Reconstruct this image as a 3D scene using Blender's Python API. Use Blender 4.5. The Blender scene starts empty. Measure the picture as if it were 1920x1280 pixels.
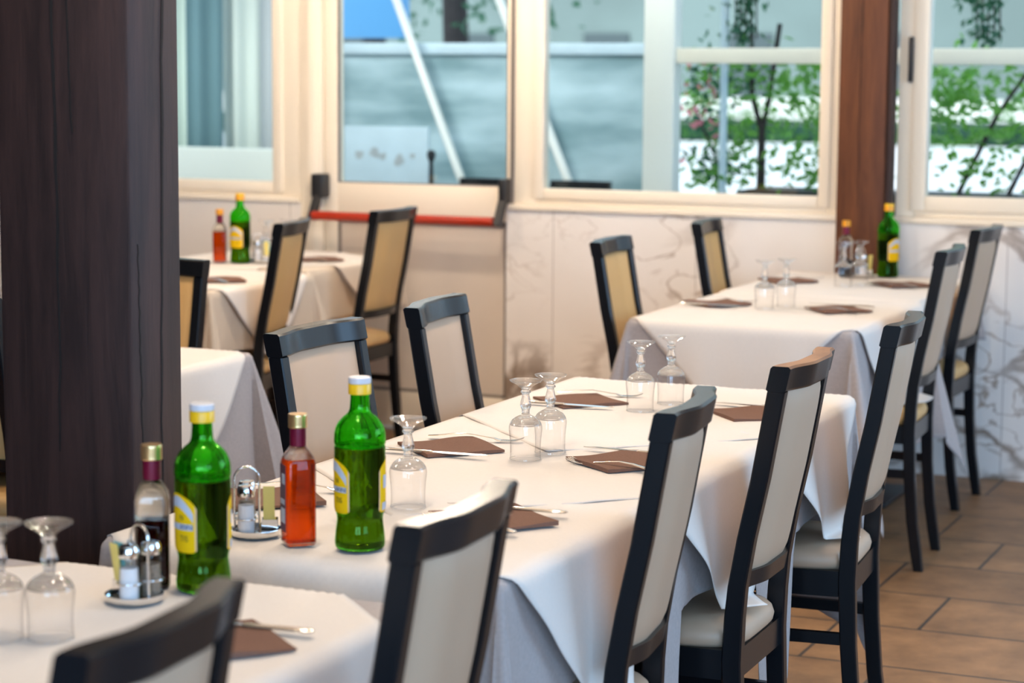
import bpy, bmesh, math, random
from mathutils import Vector, Matrix
import numpy as np
SC = bpy.context.scene
COL = SC.collection
PI = math.pi
R = math.radians

# ------------------------------------------------------------------ camera
def make_camera():
    f, t, r, y = 4046.0, R(7.0705), R(0.3954), R(23.6471)
    fw = Vector((-math.sin(y) * math.cos(t), math.cos(y) * math.cos(t), -math.sin(t)))
    right = Vector((math.cos(y), math.sin(y), 0))
    up = right.cross(fw)
    rt = math.cos(r) * right + math.sin(r) * up
    u2 = -math.sin(r) * right + math.cos(r) * up
    cam = bpy.data.cameras.new('camera')
    co = bpy.data.objects.new('camera', cam)
    COL.objects.link(co)
    m = Matrix.Identity(4)
    for i in range(3):
        m[i][0], m[i][1], m[i][2] = rt[i], u2[i], -fw[i]
    m[2][3] = 1.48
    co.matrix_world = m
    cam.sensor_width = 36.0
    cam.lens = f / 1920 * 36
    cam.clip_start, cam.clip_end = 0.05, 400
    cam.dof.use_dof = True
    cam.dof.focus_distance = 4.15
    cam.dof.aperture_fstop = 4.4
    cam.dof.aperture_blades = 0
    SC.camera = co
make_camera()

# ------------------------------------------------------------------ colour management, world, sun, daylight
SC.view_settings.view_transform = 'Standard'
SC.view_settings.look = 'None'
SC.view_settings.gamma = 1.0
SC.view_settings.exposure = 0.09
SC.view_settings.use_curve_mapping = False
SC.cycles.use_denoising = True
SC.cycles.max_bounces = 14
SC.cycles.transmission_bounces = 12
SC.cycles.transparent_max_bounces = 24
SC.cycles.diffuse_bounces = 4
SC.cycles.glossy_bounces = 5
SC.cycles.caustics_reflective = False
SC.cycles.caustics_refractive = False
SC.cycles.sample_clamp_indirect = 6.0

world = bpy.data.worlds.new('sky')
SC.world = world
world.use_nodes = True
wn = world.node_tree
bg = wn.nodes['Background']
bg.inputs['Color'].default_value = (0.70, 0.85, 1.0, 1)
bg.inputs['Strength'].default_value = 1.5

def light(kind, name, loc, energy, color, **kw):
    l = bpy.data.lights.new(name, kind)
    l.energy = energy
    l.color = color
    for k, v in kw.items():
        setattr(l, k, v)
    o = bpy.data.objects.new(name, l)
    COL.objects.link(o)
    o.location = loc
    return o
SUN = light('SUN', 'sun', (0, 0, 20), 4.2, (1.0, 0.96, 0.90), angle=R(24))
SUN.rotation_euler = Vector((0.35, 0.62, -0.72)).to_track_quat('-Z', 'Y').to_euler()
# daylight that comes in through the big side windows of the room
DAY = light('AREA', 'side_window_daylight', (2.10, 5.4, 1.65), 85, (0.34, 0.63, 1.0), shape='RECTANGLE', size=2.8, size_y=1.55)
DAY.rotation_euler = Vector((-1, 0.0, -0.10)).to_track_quat('-Z', 'Y').to_euler()
DAY2 = light('AREA', 'front_window_daylight', (0.55, -2.93, 1.65), 165, (0.36, 0.64, 1.0), shape='RECTANGLE', size=2.7, size_y=1.55)
DAY2.rotation_euler = Vector((-0.15, 1, -0.08)).to_track_quat('-Z', 'Y').to_euler()
DAY3 = light('AREA', 'rear_side_window_daylight', (2.10, -0.6, 1.65), 95, (0.27, 0.58, 1.0), shape='RECTANGLE', size=3.2, size_y=1.55)
DAY3.rotation_euler = Vector((-1, 0.7, -0.08)).to_track_quat('-Z', 'Y').to_euler()
LAMP_COLOR = (1.0, 0.84, 0.67)
LAMP_POWER = 31.0

# ------------------------------------------------------------------ materials
MATS = {}
def nt(name):
    m = bpy.data.materials.new(name)
    m.use_nodes = True
    t = m.node_tree
    return m, t, t.nodes['Principled BSDF'], t.nodes['Material Output']

def mat(name, col, rough=0.5, metal=0.0, spec=0.5, var=0.0, scale=8.0, stretch=(1, 1, 1), bump=0.0, bscale=60.0, col2=None, coat=0.0, sheen=0.0, detail=4.0):
    m, t, b, o = nt(name)
    b.inputs['Base Color'].default_value = (*col, 1)
    b.inputs['Roughness'].default_value = rough
    b.inputs['Metallic'].default_value = metal
    b.inputs['Specular IOR Level'].default_value = spec
    b.inputs['Coat Weight'].default_value = coat
    b.inputs['Sheen Weight'].default_value = sheen
    if var or col2 or bump:
        tc = t.nodes.new('ShaderNodeTexCoord')
        mp = t.nodes.new('ShaderNodeMapping')
        mp.inputs['Scale'].default_value = stretch
        t.links.new(tc.outputs['Object'], mp.inputs['Vector'])
    if var or col2:
        n = t.nodes.new('ShaderNodeTexNoise')
        n.inputs['Scale'].default_value = scale
        n.inputs['Detail'].default_value = detail
        t.links.new(mp.outputs['Vector'], n.inputs['Vector'])
        mx = t.nodes.new('ShaderNodeMix')
        mx.data_type = 'RGBA'
        c2 = col2 or tuple(max(0, c * (1 - var)) for c in col)
        mx.inputs['A'].default_value = (*col, 1)
        mx.inputs['B'].default_value = (*c2, 1)
        rp = t.nodes.new('ShaderNodeMapRange')
        rp.inputs['From Min'].default_value = 0.35
        rp.inputs['From Max'].default_value = 0.65
        t.links.new(n.outputs['Fac'], rp.inputs['Value'])
        t.links.new(rp.outputs['Result'], mx.inputs['Factor'])
        t.links.new(mx.outputs['Result'], b.inputs['Base Color'])
    if bump:
        n2 = t.nodes.new('ShaderNodeTexNoise')
        n2.inputs['Scale'].default_value = bscale
        n2.inputs['Detail'].default_value = 3
        t.links.new(mp.outputs['Vector'], n2.inputs['Vector'])
        bp = t.nodes.new('ShaderNodeBump')
        bp.inputs['Strength'].default_value = bump
        bp.inputs['Distance'].default_value = 0.004
        t.links.new(n2.outputs['Fac'], bp.inputs['Height'])
        t.links.new(bp.outputs['Normal'], b.inputs['Normal'])
    MATS[name] = m
    return m

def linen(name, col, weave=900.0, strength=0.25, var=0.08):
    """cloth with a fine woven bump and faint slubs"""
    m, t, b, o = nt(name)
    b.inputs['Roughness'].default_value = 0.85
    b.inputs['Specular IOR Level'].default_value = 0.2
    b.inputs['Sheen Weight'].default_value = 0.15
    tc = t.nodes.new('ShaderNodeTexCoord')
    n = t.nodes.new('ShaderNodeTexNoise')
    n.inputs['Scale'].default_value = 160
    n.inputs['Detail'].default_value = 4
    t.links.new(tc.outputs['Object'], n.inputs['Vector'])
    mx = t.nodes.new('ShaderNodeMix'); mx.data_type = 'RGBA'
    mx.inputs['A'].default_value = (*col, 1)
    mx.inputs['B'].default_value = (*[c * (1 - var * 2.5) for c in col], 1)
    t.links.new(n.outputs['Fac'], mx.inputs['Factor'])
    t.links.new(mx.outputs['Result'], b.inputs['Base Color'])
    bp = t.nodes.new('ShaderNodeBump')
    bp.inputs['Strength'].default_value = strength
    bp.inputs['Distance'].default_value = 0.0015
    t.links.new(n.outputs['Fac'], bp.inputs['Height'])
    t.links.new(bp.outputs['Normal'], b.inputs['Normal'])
    MATS[name] = m
    return m

def thin_glass(name, tint=(0.97, 0.98, 0.98), edge=(0.55, 0.56, 0.57), refl=0.07, power=0.5, rough=0.01):
    """thin wall of glass: lets light straight through, mirrors more at a grazing angle, greyer at the rim"""
    m, t, b, o = nt(name)
    t.nodes.remove(b)
    lw = t.nodes.new('ShaderNodeLayerWeight'); lw.inputs['Blend'].default_value = power
    ramp = t.nodes.new('ShaderNodeMix'); ramp.data_type = 'RGBA'
    ramp.inputs['A'].default_value = (*tint, 1); ramp.inputs['B'].default_value = (*edge, 1)
    pw = t.nodes.new('ShaderNodeMath'); pw.operation = 'POWER'; pw.inputs[1].default_value = 4
    t.links.new(lw.outputs['Facing'], pw.inputs[0])
    t.links.new(pw.outputs[0], ramp.inputs['Factor'])
    tr = t.nodes.new('ShaderNodeBsdfTransparent')
    t.links.new(ramp.outputs['Result'], tr.inputs['Color'])
    gl = t.nodes.new('ShaderNodeBsdfGlossy'); gl.inputs['Roughness'].default_value = rough
    f2 = t.nodes.new('ShaderNodeLayerWeight'); f2.inputs['Blend'].default_value = 0.5
    fr = t.nodes.new('ShaderNodeMath'); fr.operation = 'POWER'; fr.inputs[1].default_value = 5
    t.links.new(f2.outputs['Facing'], fr.inputs[0])
    sc = t.nodes.new('ShaderNodeMath'); sc.operation = 'MULTIPLY_ADD'
    sc.inputs[1].default_value = 0.8; sc.inputs[2].default_value = refl
    t.links.new(fr.outputs[0], sc.inputs[0])
    cl = t.nodes.new('ShaderNodeClamp')
    t.links.new(sc.outputs[0], cl.inputs['Value'])
    ms = t.nodes.new('ShaderNodeMixShader')
    t.links.new(cl.outputs[0], ms.inputs[0])
    t.links.new(tr.outputs[0], ms.inputs[1]); t.links.new(gl.outputs[0], ms.inputs[2])
    t.links.new(ms.outputs[0], o.inputs['Surface'])
    MATS[name] = m
    return m

def glass(name, col, rough=0.0, ior=1.48, thru=0.0, thru_col=None):
    """solid glass; thru lets part of the light straight through, as light focused through glass does reach the table"""
    m, t, b, o = nt(name)
    t.nodes.remove(b)
    g = t.nodes.new('ShaderNodeBsdfGlass')
    g.inputs['Color'].default_value = (*col, 1); g.inputs['Roughness'].default_value = rough; g.inputs['IOR'].default_value = ior
    if thru:
        tr = t.nodes.new('ShaderNodeBsdfTransparent'); tr.inputs['Color'].default_value = (*(thru_col or col), 1)
        ms = t.nodes.new('ShaderNodeMixShader'); ms.inputs[0].default_value = thru
        t.links.new(g.outputs[0], ms.inputs[1]); t.links.new(tr.outputs[0], ms.inputs[2])
        t.links.new(ms.outputs[0], o.inputs['Surface'])
    else:
        t.links.new(g.outputs[0], o.inputs['Surface'])
    MATS[name] = m
    return m

def liquid(name, col, trans=0.75, rough=0.1):
    m, t, b, o = nt(name)
    b.inputs['Base Color'].default_value = (*col, 1)
    b.inputs['Transmission Weight'].default_value = trans
    b.inputs['IOR'].default_value = 1.12
    b.inputs['Roughness'].default_value = rough
    MATS[name] = m
    return m

def emit(name, col, s):
    m, t, b, o = nt(name)
    b.inputs['Base Color'].default_value = (0.8, 0.8, 0.8, 1)
    b.inputs['Emission Color'].default_value = (*col, 1); b.inputs['Emission Strength'].default_value = s
    MATS[name] = m
    return m

def marble(name):
    m, t, b, o = nt(name)
    b.inputs['Roughness'].default_value = 0.32
    tc = t.nodes.new('ShaderNodeTexCoord')
    mp = t.nodes.new('ShaderNodeMapping'); mp.inputs['Rotation'].default_value = (0, R(38), 0); mp.inputs['Scale'].default_value = (1.0, 1.0, 1.6)
    t.links.new(tc.outputs['Object'], mp.inputs['Vector'])
    base = None
    prev = None
    for sc, wid, dark, seed, dist in ((1.3, 0.040, (0.26, 0.19, 0.14), 3.1, 1.3), (2.6, 0.022, (0.42, 0.33, 0.26), 9.7, 1.8)):
        n = t.nodes.new('ShaderNodeTexNoise'); n.noise_dimensions = '4D'
        n.inputs['W'].default_value = seed; n.inputs['Scale'].default_value = sc; n.inputs['Detail'].default_value = 5; n.inputs['Distortion'].default_value = dist
        t.links.new(mp.outputs[0], n.inputs['Vector'])
        a = t.nodes.new('ShaderNodeMath'); a.operation = 'SUBTRACT'; a.inputs[1].default_value = 0.5
        t.links.new(n.outputs['Fac'], a.inputs[0])
        ab = t.nodes.new('ShaderNodeMath'); ab.operation = 'ABSOLUTE'
        t.links.new(a.outputs[0], ab.inputs[0])
        mr = t.nodes.new('ShaderNodeMapRange'); mr.inputs['From Min'].default_value = 0; mr.inputs['From Max'].default_value = wid
        mr.inputs['To Min'].default_value = 1; mr.inputs['To Max'].default_value = 0; mr.interpolation_type = 'SMOOTHSTEP'
        t.links.new(ab.outputs[0], mr.inputs['Value'])
        # veins fade in and out
        k = t.nodes.new('ShaderNodeTexNoise'); k.noise_dimensions = '4D'; k.inputs['W'].default_value = seed + 5; k.inputs['Scale'].default_value = 1.3
        t.links.new(tc.outputs['Object'], k.inputs['Vector'])
        kr = t.nodes.new('ShaderNodeMapRange'); kr.inputs['From Min'].default_value = 0.50; kr.inputs['From Max'].default_value = 0.64
        t.links.new(k.outputs['Fac'], kr.inputs['Value'])
        mu = t.nodes.new('ShaderNodeMath'); mu.operation = 'MULTIPLY'
        t.links.new(mr.outputs[0], mu.inputs[0]); t.links.new(kr.outputs[0], mu.inputs[1])
        mx = t.nodes.new('ShaderNodeMix'); mx.data_type = 'RGBA'
        mx.inputs['B'].default_value = (*dark, 1)
        if prev is None:
            mx.inputs['A'].default_value = (0.88, 0.83, 0.78, 1)
        else:
            t.links.new(prev, mx.inputs['A'])
        t.links.new(mu.outputs[0], mx.inputs['Factor'])
        prev = mx.outputs['Result']
    # soft grey clouds
    c = t.nodes.new('ShaderNodeTexNoise'); c.inputs['Scale'].default_value = 1.8; c.inputs['Detail'].default_value = 3
    t.links.new(mp.outputs[0], c.inputs['Vector'])
    cr = t.nodes.new('ShaderNodeMapRange'); cr.inputs['From Min'].default_value = 0.5; cr.inputs['From Max'].default_value = 0.8; cr.inputs['To Max'].default_value = 0.35
    t.links.new(c.outputs['Fac'], cr.inputs['Value'])
    mx = t.nodes.new('ShaderNodeMix'); mx.data_type = 'RGBA'; mx.inputs['B'].default_value = (0.68, 0.62, 0.58, 1)
    t.links.new(prev, mx.inputs['A']); t.links.new(cr.outputs[0], mx.inputs['Factor'])
    # butt joints between the slabs, every 0.6 m
    sx = t.nodes.new('ShaderNodeSeparateXYZ'); t.links.new(tc.outputs['Object'], sx.inputs[0])
    ad = t.nodes.new('ShaderNodeMath'); ad.operation = 'ADD'; ad.inputs[1].default_value = 0.30
    t.links.new(sx.outputs['X'], ad.inputs[0])
    md = t.nodes.new('ShaderNodeMath'); md.operation = 'PINGPONG'; md.inputs[1].default_value = 0.30
    t.links.new(ad.outputs[0], md.inputs[0])
    lt = t.nodes.new('ShaderNodeMath'); lt.operation = 'LESS_THAN'; lt.inputs[1].default_value = 0.0016
    t.links.new(md.outputs[0], lt.inputs[0])
    mj = t.nodes.new('ShaderNodeMix'); mj.data_type = 'RGBA'; mj.inputs['B'].default_value = (0.45, 0.40, 0.36, 1)
    t.links.new(mx.outputs['Result'], mj.inputs['A']); t.links.new(lt.outputs[0], mj.inputs['Factor'])
    t.links.new(mj.outputs['Result'], b.inputs['Base Color'])
    MATS[name] = m
    return m

def floor_tiles(name):
    m, t, b, o = nt(name)
    tc = t.nodes.new('ShaderNodeTexCoord')
    mp = t.nodes.new('ShaderNodeMapping'); mp.inputs['Location'].default_value = (1.27, -5.25, 0)
    t.links.new(tc.outputs['Object'], mp.inputs['Vector'])
    br = t.nodes.new('ShaderNodeTexBrick')
    br.inputs['Scale'].default_value = 1.0; br.inputs['Brick Width'].default_value = 0.66; br.inputs['Row Height'].default_value = 0.395
    br.inputs['Mortar Size'].default_value = 0.0058; br.inputs['Mortar Smooth'].default_value = 0.2; br.offset = 0.33; br.offset_frequency = 2
    br.inputs['Color1'].default_value = (0.35, 0.19, 0.085, 1); br.inputs['Color2'].default_value = (0.27, 0.145, 0.065, 1); br.inputs['Mortar'].default_value = (0.06, 0.045, 0.035, 1)
    t.links.new(mp.outputs[0], br.inputs['Vector'])
    n = t.nodes.new('ShaderNodeTexNoise'); n.inputs['Scale'].default_value = 7; n.inputs['Detail'].default_value = 7; n.inputs['Roughness'].default_value = 0.65
    t.links.new(tc.outputs['Object'], n.inputs['Vector'])
    mx = t.nodes.new('ShaderNodeMix'); mx.data_type = 'RGBA'; mx.blend_type = 'MULTIPLY'
    cr = t.nodes.new('ShaderNodeValToRGB')
    cr.color_ramp.elements[0].position = 0.3; cr.color_ramp.elements[0].color = (0.55, 0.52, 0.5, 1)
    cr.color_ramp.elements[1].position = 0.7; cr.color_ramp.elements[1].color = (1.15, 1.12, 1.1, 1)
    t.links.new(n.outputs['Fac'], cr.inputs[0])
    mx.inputs['Factor'].default_value = 1
    t.links.new(br.outputs['Color'], mx.inputs['A']); t.links.new(cr.outputs[0], mx.inputs['B'])
    t.links.new(mx.outputs['Result'], b.inputs['Base Color'])
    b.inputs['Roughness'].default_value = 0.5
    bp = t.nodes.new('ShaderNodeBump'); bp.inputs['Strength'].default_value = 0.25; bp.inputs['Distance'].default_value = 0.003
    t.links.new(n.outputs['Fac'], bp.inputs['Height'])
    t.links.new(bp.outputs['Normal'], b.inputs['Normal'])
    MATS[name] = m
    return m

def timber(name, c1, c2, rough=0.55):
    """stained timber, grain running up z"""
    m, t, b, o = nt(name)
    b.inputs['Roughness'].default_value = rough
    b.inputs['Specular IOR Level'].default_value = 0.3
    tc = t.nodes.new('ShaderNodeTexCoord')
    mp = t.nodes.new('ShaderNodeMapping'); mp.inputs['Scale'].default_value = (9, 9, 0.8)
    t.links.new(tc.outputs['Object'], mp.inputs['Vector'])
    n = t.nodes.new('ShaderNodeTexNoise'); n.inputs['Scale'].default_value = 3; n.inputs['Detail'].default_value = 8; n.inputs['Roughness'].default_value = 0.7; n.inputs['Distortion'].default_value = 0.4
    t.links.new(mp.outputs[0], n.inputs['Vector'])
    cr = t.nodes.new('ShaderNodeValToRGB')
    cr.color_ramp.elements[0].position = 0.36; cr.color_ramp.elements[0].color = (*c2, 1)
    cr.color_ramp.elements[1].position = 0.66; cr.color_ramp.elements[1].color = (*c1, 1)
    t.links.new(n.outputs['Fac'], cr.inputs[0])
    t.links.new(cr.outputs[0], b.inputs['Base Color'])
    bp = t.nodes.new('ShaderNodeBump'); bp.inputs['Strength'].default_value = 0.3; bp.inputs['Distance'].default_value = 0.004
    t.links.new(n.outputs['Fac'], bp.inputs['Height'])
    t.links.new(bp.outputs['Normal'], b.inputs['Normal'])
    MATS[name] = m
    return m

floor_tiles('stone_tiles')
marble('marble')
timber('dark_timber', (0.050, 0.026, 0.023), (0.022, 0.013, 0.0125))
timber('brown_timber', (0.17, 0.058, 0.022), (0.085, 0.030, 0.014))
mat('crack', (0.006, 0.004, 0.004), 0.9)
mat('cream_paint', (0.91, 0.81, 0.66), 0.4)
mat('door_infill', (0.72, 0.62, 0.52), 0.45, var=0.06, scale=2.0)
mat('gasket_and_bar_shade', (0.20, 0.17, 0.15), 0.6)
mat('ceiling_paint', (0.66, 0.56, 0.46), 0.8)
mat('plaster', (0.75, 0.68, 0.60), 0.8)
mat('dark_panelling', (0.06, 0.045, 0.036), 0.6, var=0.3, scale=4, stretch=(6, 6, 0.5))
mat('black_plastic', (0.012, 0.013, 0.016), 0.45)
mat('red_tube', (0.40, 0.024, 0.006), 0.3)
mat('chair_wood', (0.0050, 0.0062, 0.0085), 0.27, bump=0.02, bscale=25, stretch=(1, 1, 0.15), spec=0.32)
mat('worn_wood', (0.36, 0.17, 0.07), 0.5, col2=(0.22, 0.09, 0.035), scale=25, stretch=(1, 0.3, 1))
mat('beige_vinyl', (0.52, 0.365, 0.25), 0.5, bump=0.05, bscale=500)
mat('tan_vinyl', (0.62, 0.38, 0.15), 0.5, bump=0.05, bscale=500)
mat('piping', (0.42, 0.35, 0.28), 0.5)
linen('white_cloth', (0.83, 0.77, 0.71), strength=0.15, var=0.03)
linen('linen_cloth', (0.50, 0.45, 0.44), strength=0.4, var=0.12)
linen('beige_cloth', (0.66, 0.56, 0.45), strength=0.2, var=0.05)
mat('table_wood', (0.10, 0.055, 0.03), 0.5, var=0.4)
mat('napkin_paper', (0.21, 0.118, 0.088), 0.9, var=0.12, scale=300, spec=0.1)
mat('steel', (0.72, 0.70, 0.67), 0.16, metal=1.0)
mat('chrome', (0.80, 0.80, 0.80), 0.07, metal=1.0)
thin_glass('bowl_glass', (0.985, 0.985, 0.985), (0.50, 0.50, 0.51), 0.045, 0.5)
glass('stem_glass', (1, 1, 1), 0.0, 1.5, 0.35, (0.98, 0.98, 0.98))
glass('foot_glass', (1, 1, 1), 0.0, 1.5, 0.75, (0.985, 0.985, 0.985))
thin_glass('window_glass', (0.93, 0.975, 0.98), (0.75, 0.82, 0.85), 0.07, 0.3)
glass('green_glass', (0.40, 0.88, 0.26), 0.0, 1.45, 0.10, (0.30, 0.75, 0.20))
glass('oil_dark', (0.55, 0.43, 0.04), 0.0, 1.12, 0.05, (0.40, 0.42, 0.05))
glass('clear_bottle', (0.97, 0.96, 0.94), 0.0, 1.45, 0.35, (0.9, 0.9, 0.88))
glass('red_vinegar', (0.86, 0.30, 0.05), 0.03, 1.15, 0.35, (0.75, 0.20, 0.02))
glass('balsamic', (0.10, 0.012, 0.012), 0.03, 1.15, 0.15, (0.08, 0.01, 0.01))
mat('yellow_paper', (0.88, 0.55, 0.004), 0.7, spec=0.15)
mat('label_edge', (0.75, 0.52, 0.28), 0.55)
mat('pale_print', (0.52, 0.58, 0.70), 0.6)
mat('navy_print', (0.03, 0.04, 0.10), 0.6)
mat('ink', (0.03, 0.025, 0.015), 0.6)
mat('purple_paper', (0.085, 0.022, 0.055), 0.5)
mat('yellow_cap', (0.86, 0.50, 0.012), 0.35)
mat('orange_cap', (0.80, 0.34, 0.012), 0.35)
mat('pale_cap', (0.62, 0.62, 0.66), 0.35)
mat('gold_cap', (0.78, 0.52, 0.24), 0.28, metal=0.85)
mat('wine_foil', (0.17, 0.004, 0.03), 0.3, metal=0.2)
mat('salt', (0.82, 0.82, 0.84), 0.8)
mat('pepper', (0.34, 0.26, 0.19), 0.9, var=0.5, scale=400)
mat('sachet_yellow', (0.86, 0.70, 0.20), 0.6)
mat('sachet_cyan', (0.18, 0.50, 0.56), 0.6)
mat('sachet_white', (0.75, 0.75, 0.76), 0.6)
emit('lamp_glow', (1.0, 0.84, 0.62), 60.0)
mat('pavement_stone', (0.80, 0.82, 0.84), 0.9, var=0.08, scale=1.0)
mat('bark', (0.030, 0.026, 0.028), 0.9, var=0.4, scale=20)
def leafmat(name, c, tr):
    m, t, b, o = nt(name)
    b.inputs['Base Color'].default_value = (*c, 1); b.inputs['Roughness'].default_value = 0.35
    tl = t.nodes.new('ShaderNodeBsdfTranslucent'); tl.inputs['Color'].default_value = (*tr, 1)
    ms = t.nodes.new('ShaderNodeMixShader'); ms.inputs[0].default_value = 0.35
    t.links.new(b.outputs[0], ms.inputs[1]); t.links.new(tl.outputs[0], ms.inputs[2]); t.links.new(ms.outputs[0], o.inputs['Surface'])
    MATS[name] = m
leafmat('leaf', (0.075, 0.22, 0.045), (0.22, 0.55, 0.06))
leafmat('leaf_dark', (0.02, 0.085, 0.055), (0.05, 0.20, 0.08))
leafmat('petal', (0.70, 0.22, 0.28), (0.8, 0.3, 0.35))
mat('outer_white', (0.88, 0.88, 0.84), 0.5)
mat('outer_cream', (0.85, 0.80, 0.70), 0.5)
mat('screen_teal', (0.19, 0.30, 0.33), 0.35, col2=(0.46, 0.60, 0.66), scale=1.7, stretch=(0.9, 1, 3.2), detail=3)  # paler blotches: reflections on the sheeting put into the colour
mat('pale_board', (0.55, 0.68, 0.76), 0.5, var=0.08, scale=6)
mat('blue_plastic', (0.10, 0.32, 0.60), 0.5)
mat('band_green', (0.52, 0.62, 0.56), 0.7)
mat('band_teal', (0.12, 0.22, 0.25), 0.7)
mat('band_white', (0.60, 0.66, 0.62), 0.7)
mat('band_mauve', (0.42, 0.45, 0.47), 0.7)
mat('band_blue', (0.27, 0.46, 0.60), 0.7)
mat('parapet', (0.86, 0.86, 0.78), 0.7)
mat('facade', (0.26, 0.33, 0.32), 0.85, var=0.25, scale=0.25)
mat('facade_dark', (0.10, 0.13, 0.14), 0.7)

# ------------------------------------------------------------------ mesh helpers
def obj(name, bm, mats, parent=None, smooth=30, recalc=True):
    if recalc:
        bmesh.ops.recalc_face_normals(bm, faces=bm.faces)
    me = bpy.data.meshes.new(name)
    bm.to_mesh(me)
    bm.free()
    if isinstance(mats, str):
        mats = [mats]
    for k in mats:
        me.materials.append(MATS[k])
    if smooth is not None:
        for p in me.polygons:
            p.use_smooth = True
        me.set_sharp_from_angle(angle=R(smooth))
    o = bpy.data.objects.new(name, me)
    COL.objects.link(o)
    if parent:
        o.parent = parent
    return o

def empty(name, loc=(0, 0, 0), rz=0.0):
    o = bpy.data.objects.new(name, None)
    o.empty_display_size = 0.05
    COL.objects.link(o)
    o.location = loc
    o.rotation_euler = (0, 0, rz)
    return o

def tag(o, label, cat, group=None, kind=None):
    o['label'] = label
    o['category'] = cat
    if group:
        o['group'] = group
    if kind:
        o['kind'] = kind
    return o

def struct(o, label=None, cat=None):
    o['kind'] = 'structure'
    if label:
        o['label'] = label
        o['category'] = cat
    return o

def dup(root, loc=None, rz=None, label=None, group=None, skip=()):
    c = root.copy()
    COL.objects.link(c)
    def kids(src, dst):
        for ch in [x for x in COL.objects if x.parent == src]:
            d = ch.copy()
            COL.objects.link(d)
            d.parent = dst
            kids(ch, d)
    kids(root, c)
    if loc is not None:
        c.location = loc
    if rz is not None:
        c.rotation_euler = (0, 0, rz)
    if label:
        c['label'] = label
    if group:
        c['group'] = group
    return c

def box(bm, x0, x1, y0, y1, z0, z1, bev=0.0, seg=2, mi=0):
    n0 = len(bm.faces)
    vs = [bm.verts.new(p) for p in ((x0, y0, z0), (x1, y0, z0), (x1, y1, z0), (x0, y1, z0), (x0, y0, z1), (x1, y0, z1), (x1, y1, z1), (x0, y1, z1))]
    fs = [bm.faces.new([vs[i] for i in q]) for q in ((3, 2, 1, 0), (4, 5, 6, 7), (0, 1, 5, 4), (1, 2, 6, 5), (2, 3, 7, 6), (3, 0, 4, 7))]
    for f in fs:
        f.material_index = mi
    if bev:
        es = list({e for f in fs for e in f.edges})
        r = bmesh.ops.bevel(bm, geom=es, offset=bev, segments=seg, profile=0.5, affect='EDGES')
        for f in r['faces']:
            f.material_index = mi
    return fs

def loft(bm, rings, close=True, cap=True, mi=0):
    vr = [[bm.verts.new(p) for p in r] for r in rings]
    n = len(rings[0])
    for a, b in zip(vr, vr[1:]):
        for i in range(n if close else n - 1):
            j = (i + 1) % n
            f = bm.faces.new((a[i], a[j], b[j], b[i]))
            f.material_index = mi
    if cap and close:
        f = bm.faces.new(list(reversed(vr[0]))); f.material_index = mi
        f = bm.faces.new(vr[-1]); f.material_index = mi
    return vr

def tube(bm, pts, rad, seg=10, mi=0, cap=True):
    pts = [Vector(p) for p in pts]
    rads = rad if isinstance(rad, (list, tuple)) else [rad] * len(pts)
    rings = []
    t0 = (pts[1] - pts[0]).normalized()
    ref = Vector((0, 0, 1)) if abs(t0.z) < 0.9 else Vector((1, 0, 0))
    u = t0.cross(ref).normalized()
    for i, p in enumerate(pts):
        if i == 0:
            t = pts[1] - pts[0]
        elif i == len(pts) - 1:
            t = pts[-1] - pts[-2]
        else:
            t = (pts[i + 1] - pts[i]).normalized() + (pts[i] - pts[i - 1]).normalized()
        t.normalize()
        u = (u - t * u.dot(t)).normalized()
        v = t.cross(u)
        rings.append([p + (u * math.cos(a) + v * math.sin(a)) * rads[i] for a in [2 * PI * k / seg for k in range(seg)]])
    loft(bm, rings, True, cap, mi)

def lathe(bm, prof, seg=32, cx=0.0, cy=0.0, mi=0, cap0=True, cap1=True):
    """prof: list of (radius, z); radius 0 makes a pole"""
    rings = []
    for r, z in prof:
        if r < 1e-6:
            rings.append([bm.verts.new((cx, cy, z))])
        else:
            rings.append([bm.verts.new((cx + r * math.cos(2 * PI * k / seg), cy + r * math.sin(2 * PI * k / seg), z)) for k in range(seg)])
    for a, b in zip(rings, rings[1:]):
        for i in range(seg):
            j = (i + 1) % seg
            if len(a) == 1 and len(b) == 1:
                continue
            if len(a) == 1:
                f = bm.faces.new((a[0], b[j], b[i]))
            elif len(b) == 1:
                f = bm.faces.new((a[i], a[j], b[0]))
            else:
                f = bm.faces.new((a[i], a[j], b[j], b[i]))
            f.material_index = mi
    if cap0 and len(rings[0]) > 1:
        bm.faces.new(list(reversed(rings[0]))).material_index = mi
    if cap1 and len(rings[-1]) > 1:
        bm.faces.new(rings[-1]).material_index = mi

def smooth_prof(pts, n=4):
    """Catmull-Rom through (r, z) points"""
    out = []
    P = [pts[0]] + list(pts) + [pts[-1]]
    for i in range(1, len(P) - 2):
        p0, p1, p2, p3 = P[i - 1], P[i], P[i + 1], P[i + 2]
        for k in range(n):
            t = k / n
            out.append(tuple(0.5 * ((2 * p1[d]) + (-p0[d] + p2[d]) * t + (2 * p0[d] - 5 * p1[d] + 4 * p2[d] - p3[d]) * t * t + (-p0[d] + 3 * p1[d] - 3 * p2[d] + p3[d]) * t ** 3) for d in range(len(p1))))
    out.append(tuple(pts[-1]))
    return [(max(0, a), *b) for a, *b in out] if len(pts[0]) == 2 else out

def interp(tab, z):
    for (z0, v0), (z1, v1) in zip(tab, tab[1:]):
        if z <= z1:
            k = max(0.0, (z - z0) / (z1 - z0))
            return v0 + (v1 - v0) * k
    return tab[-1][1]

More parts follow.
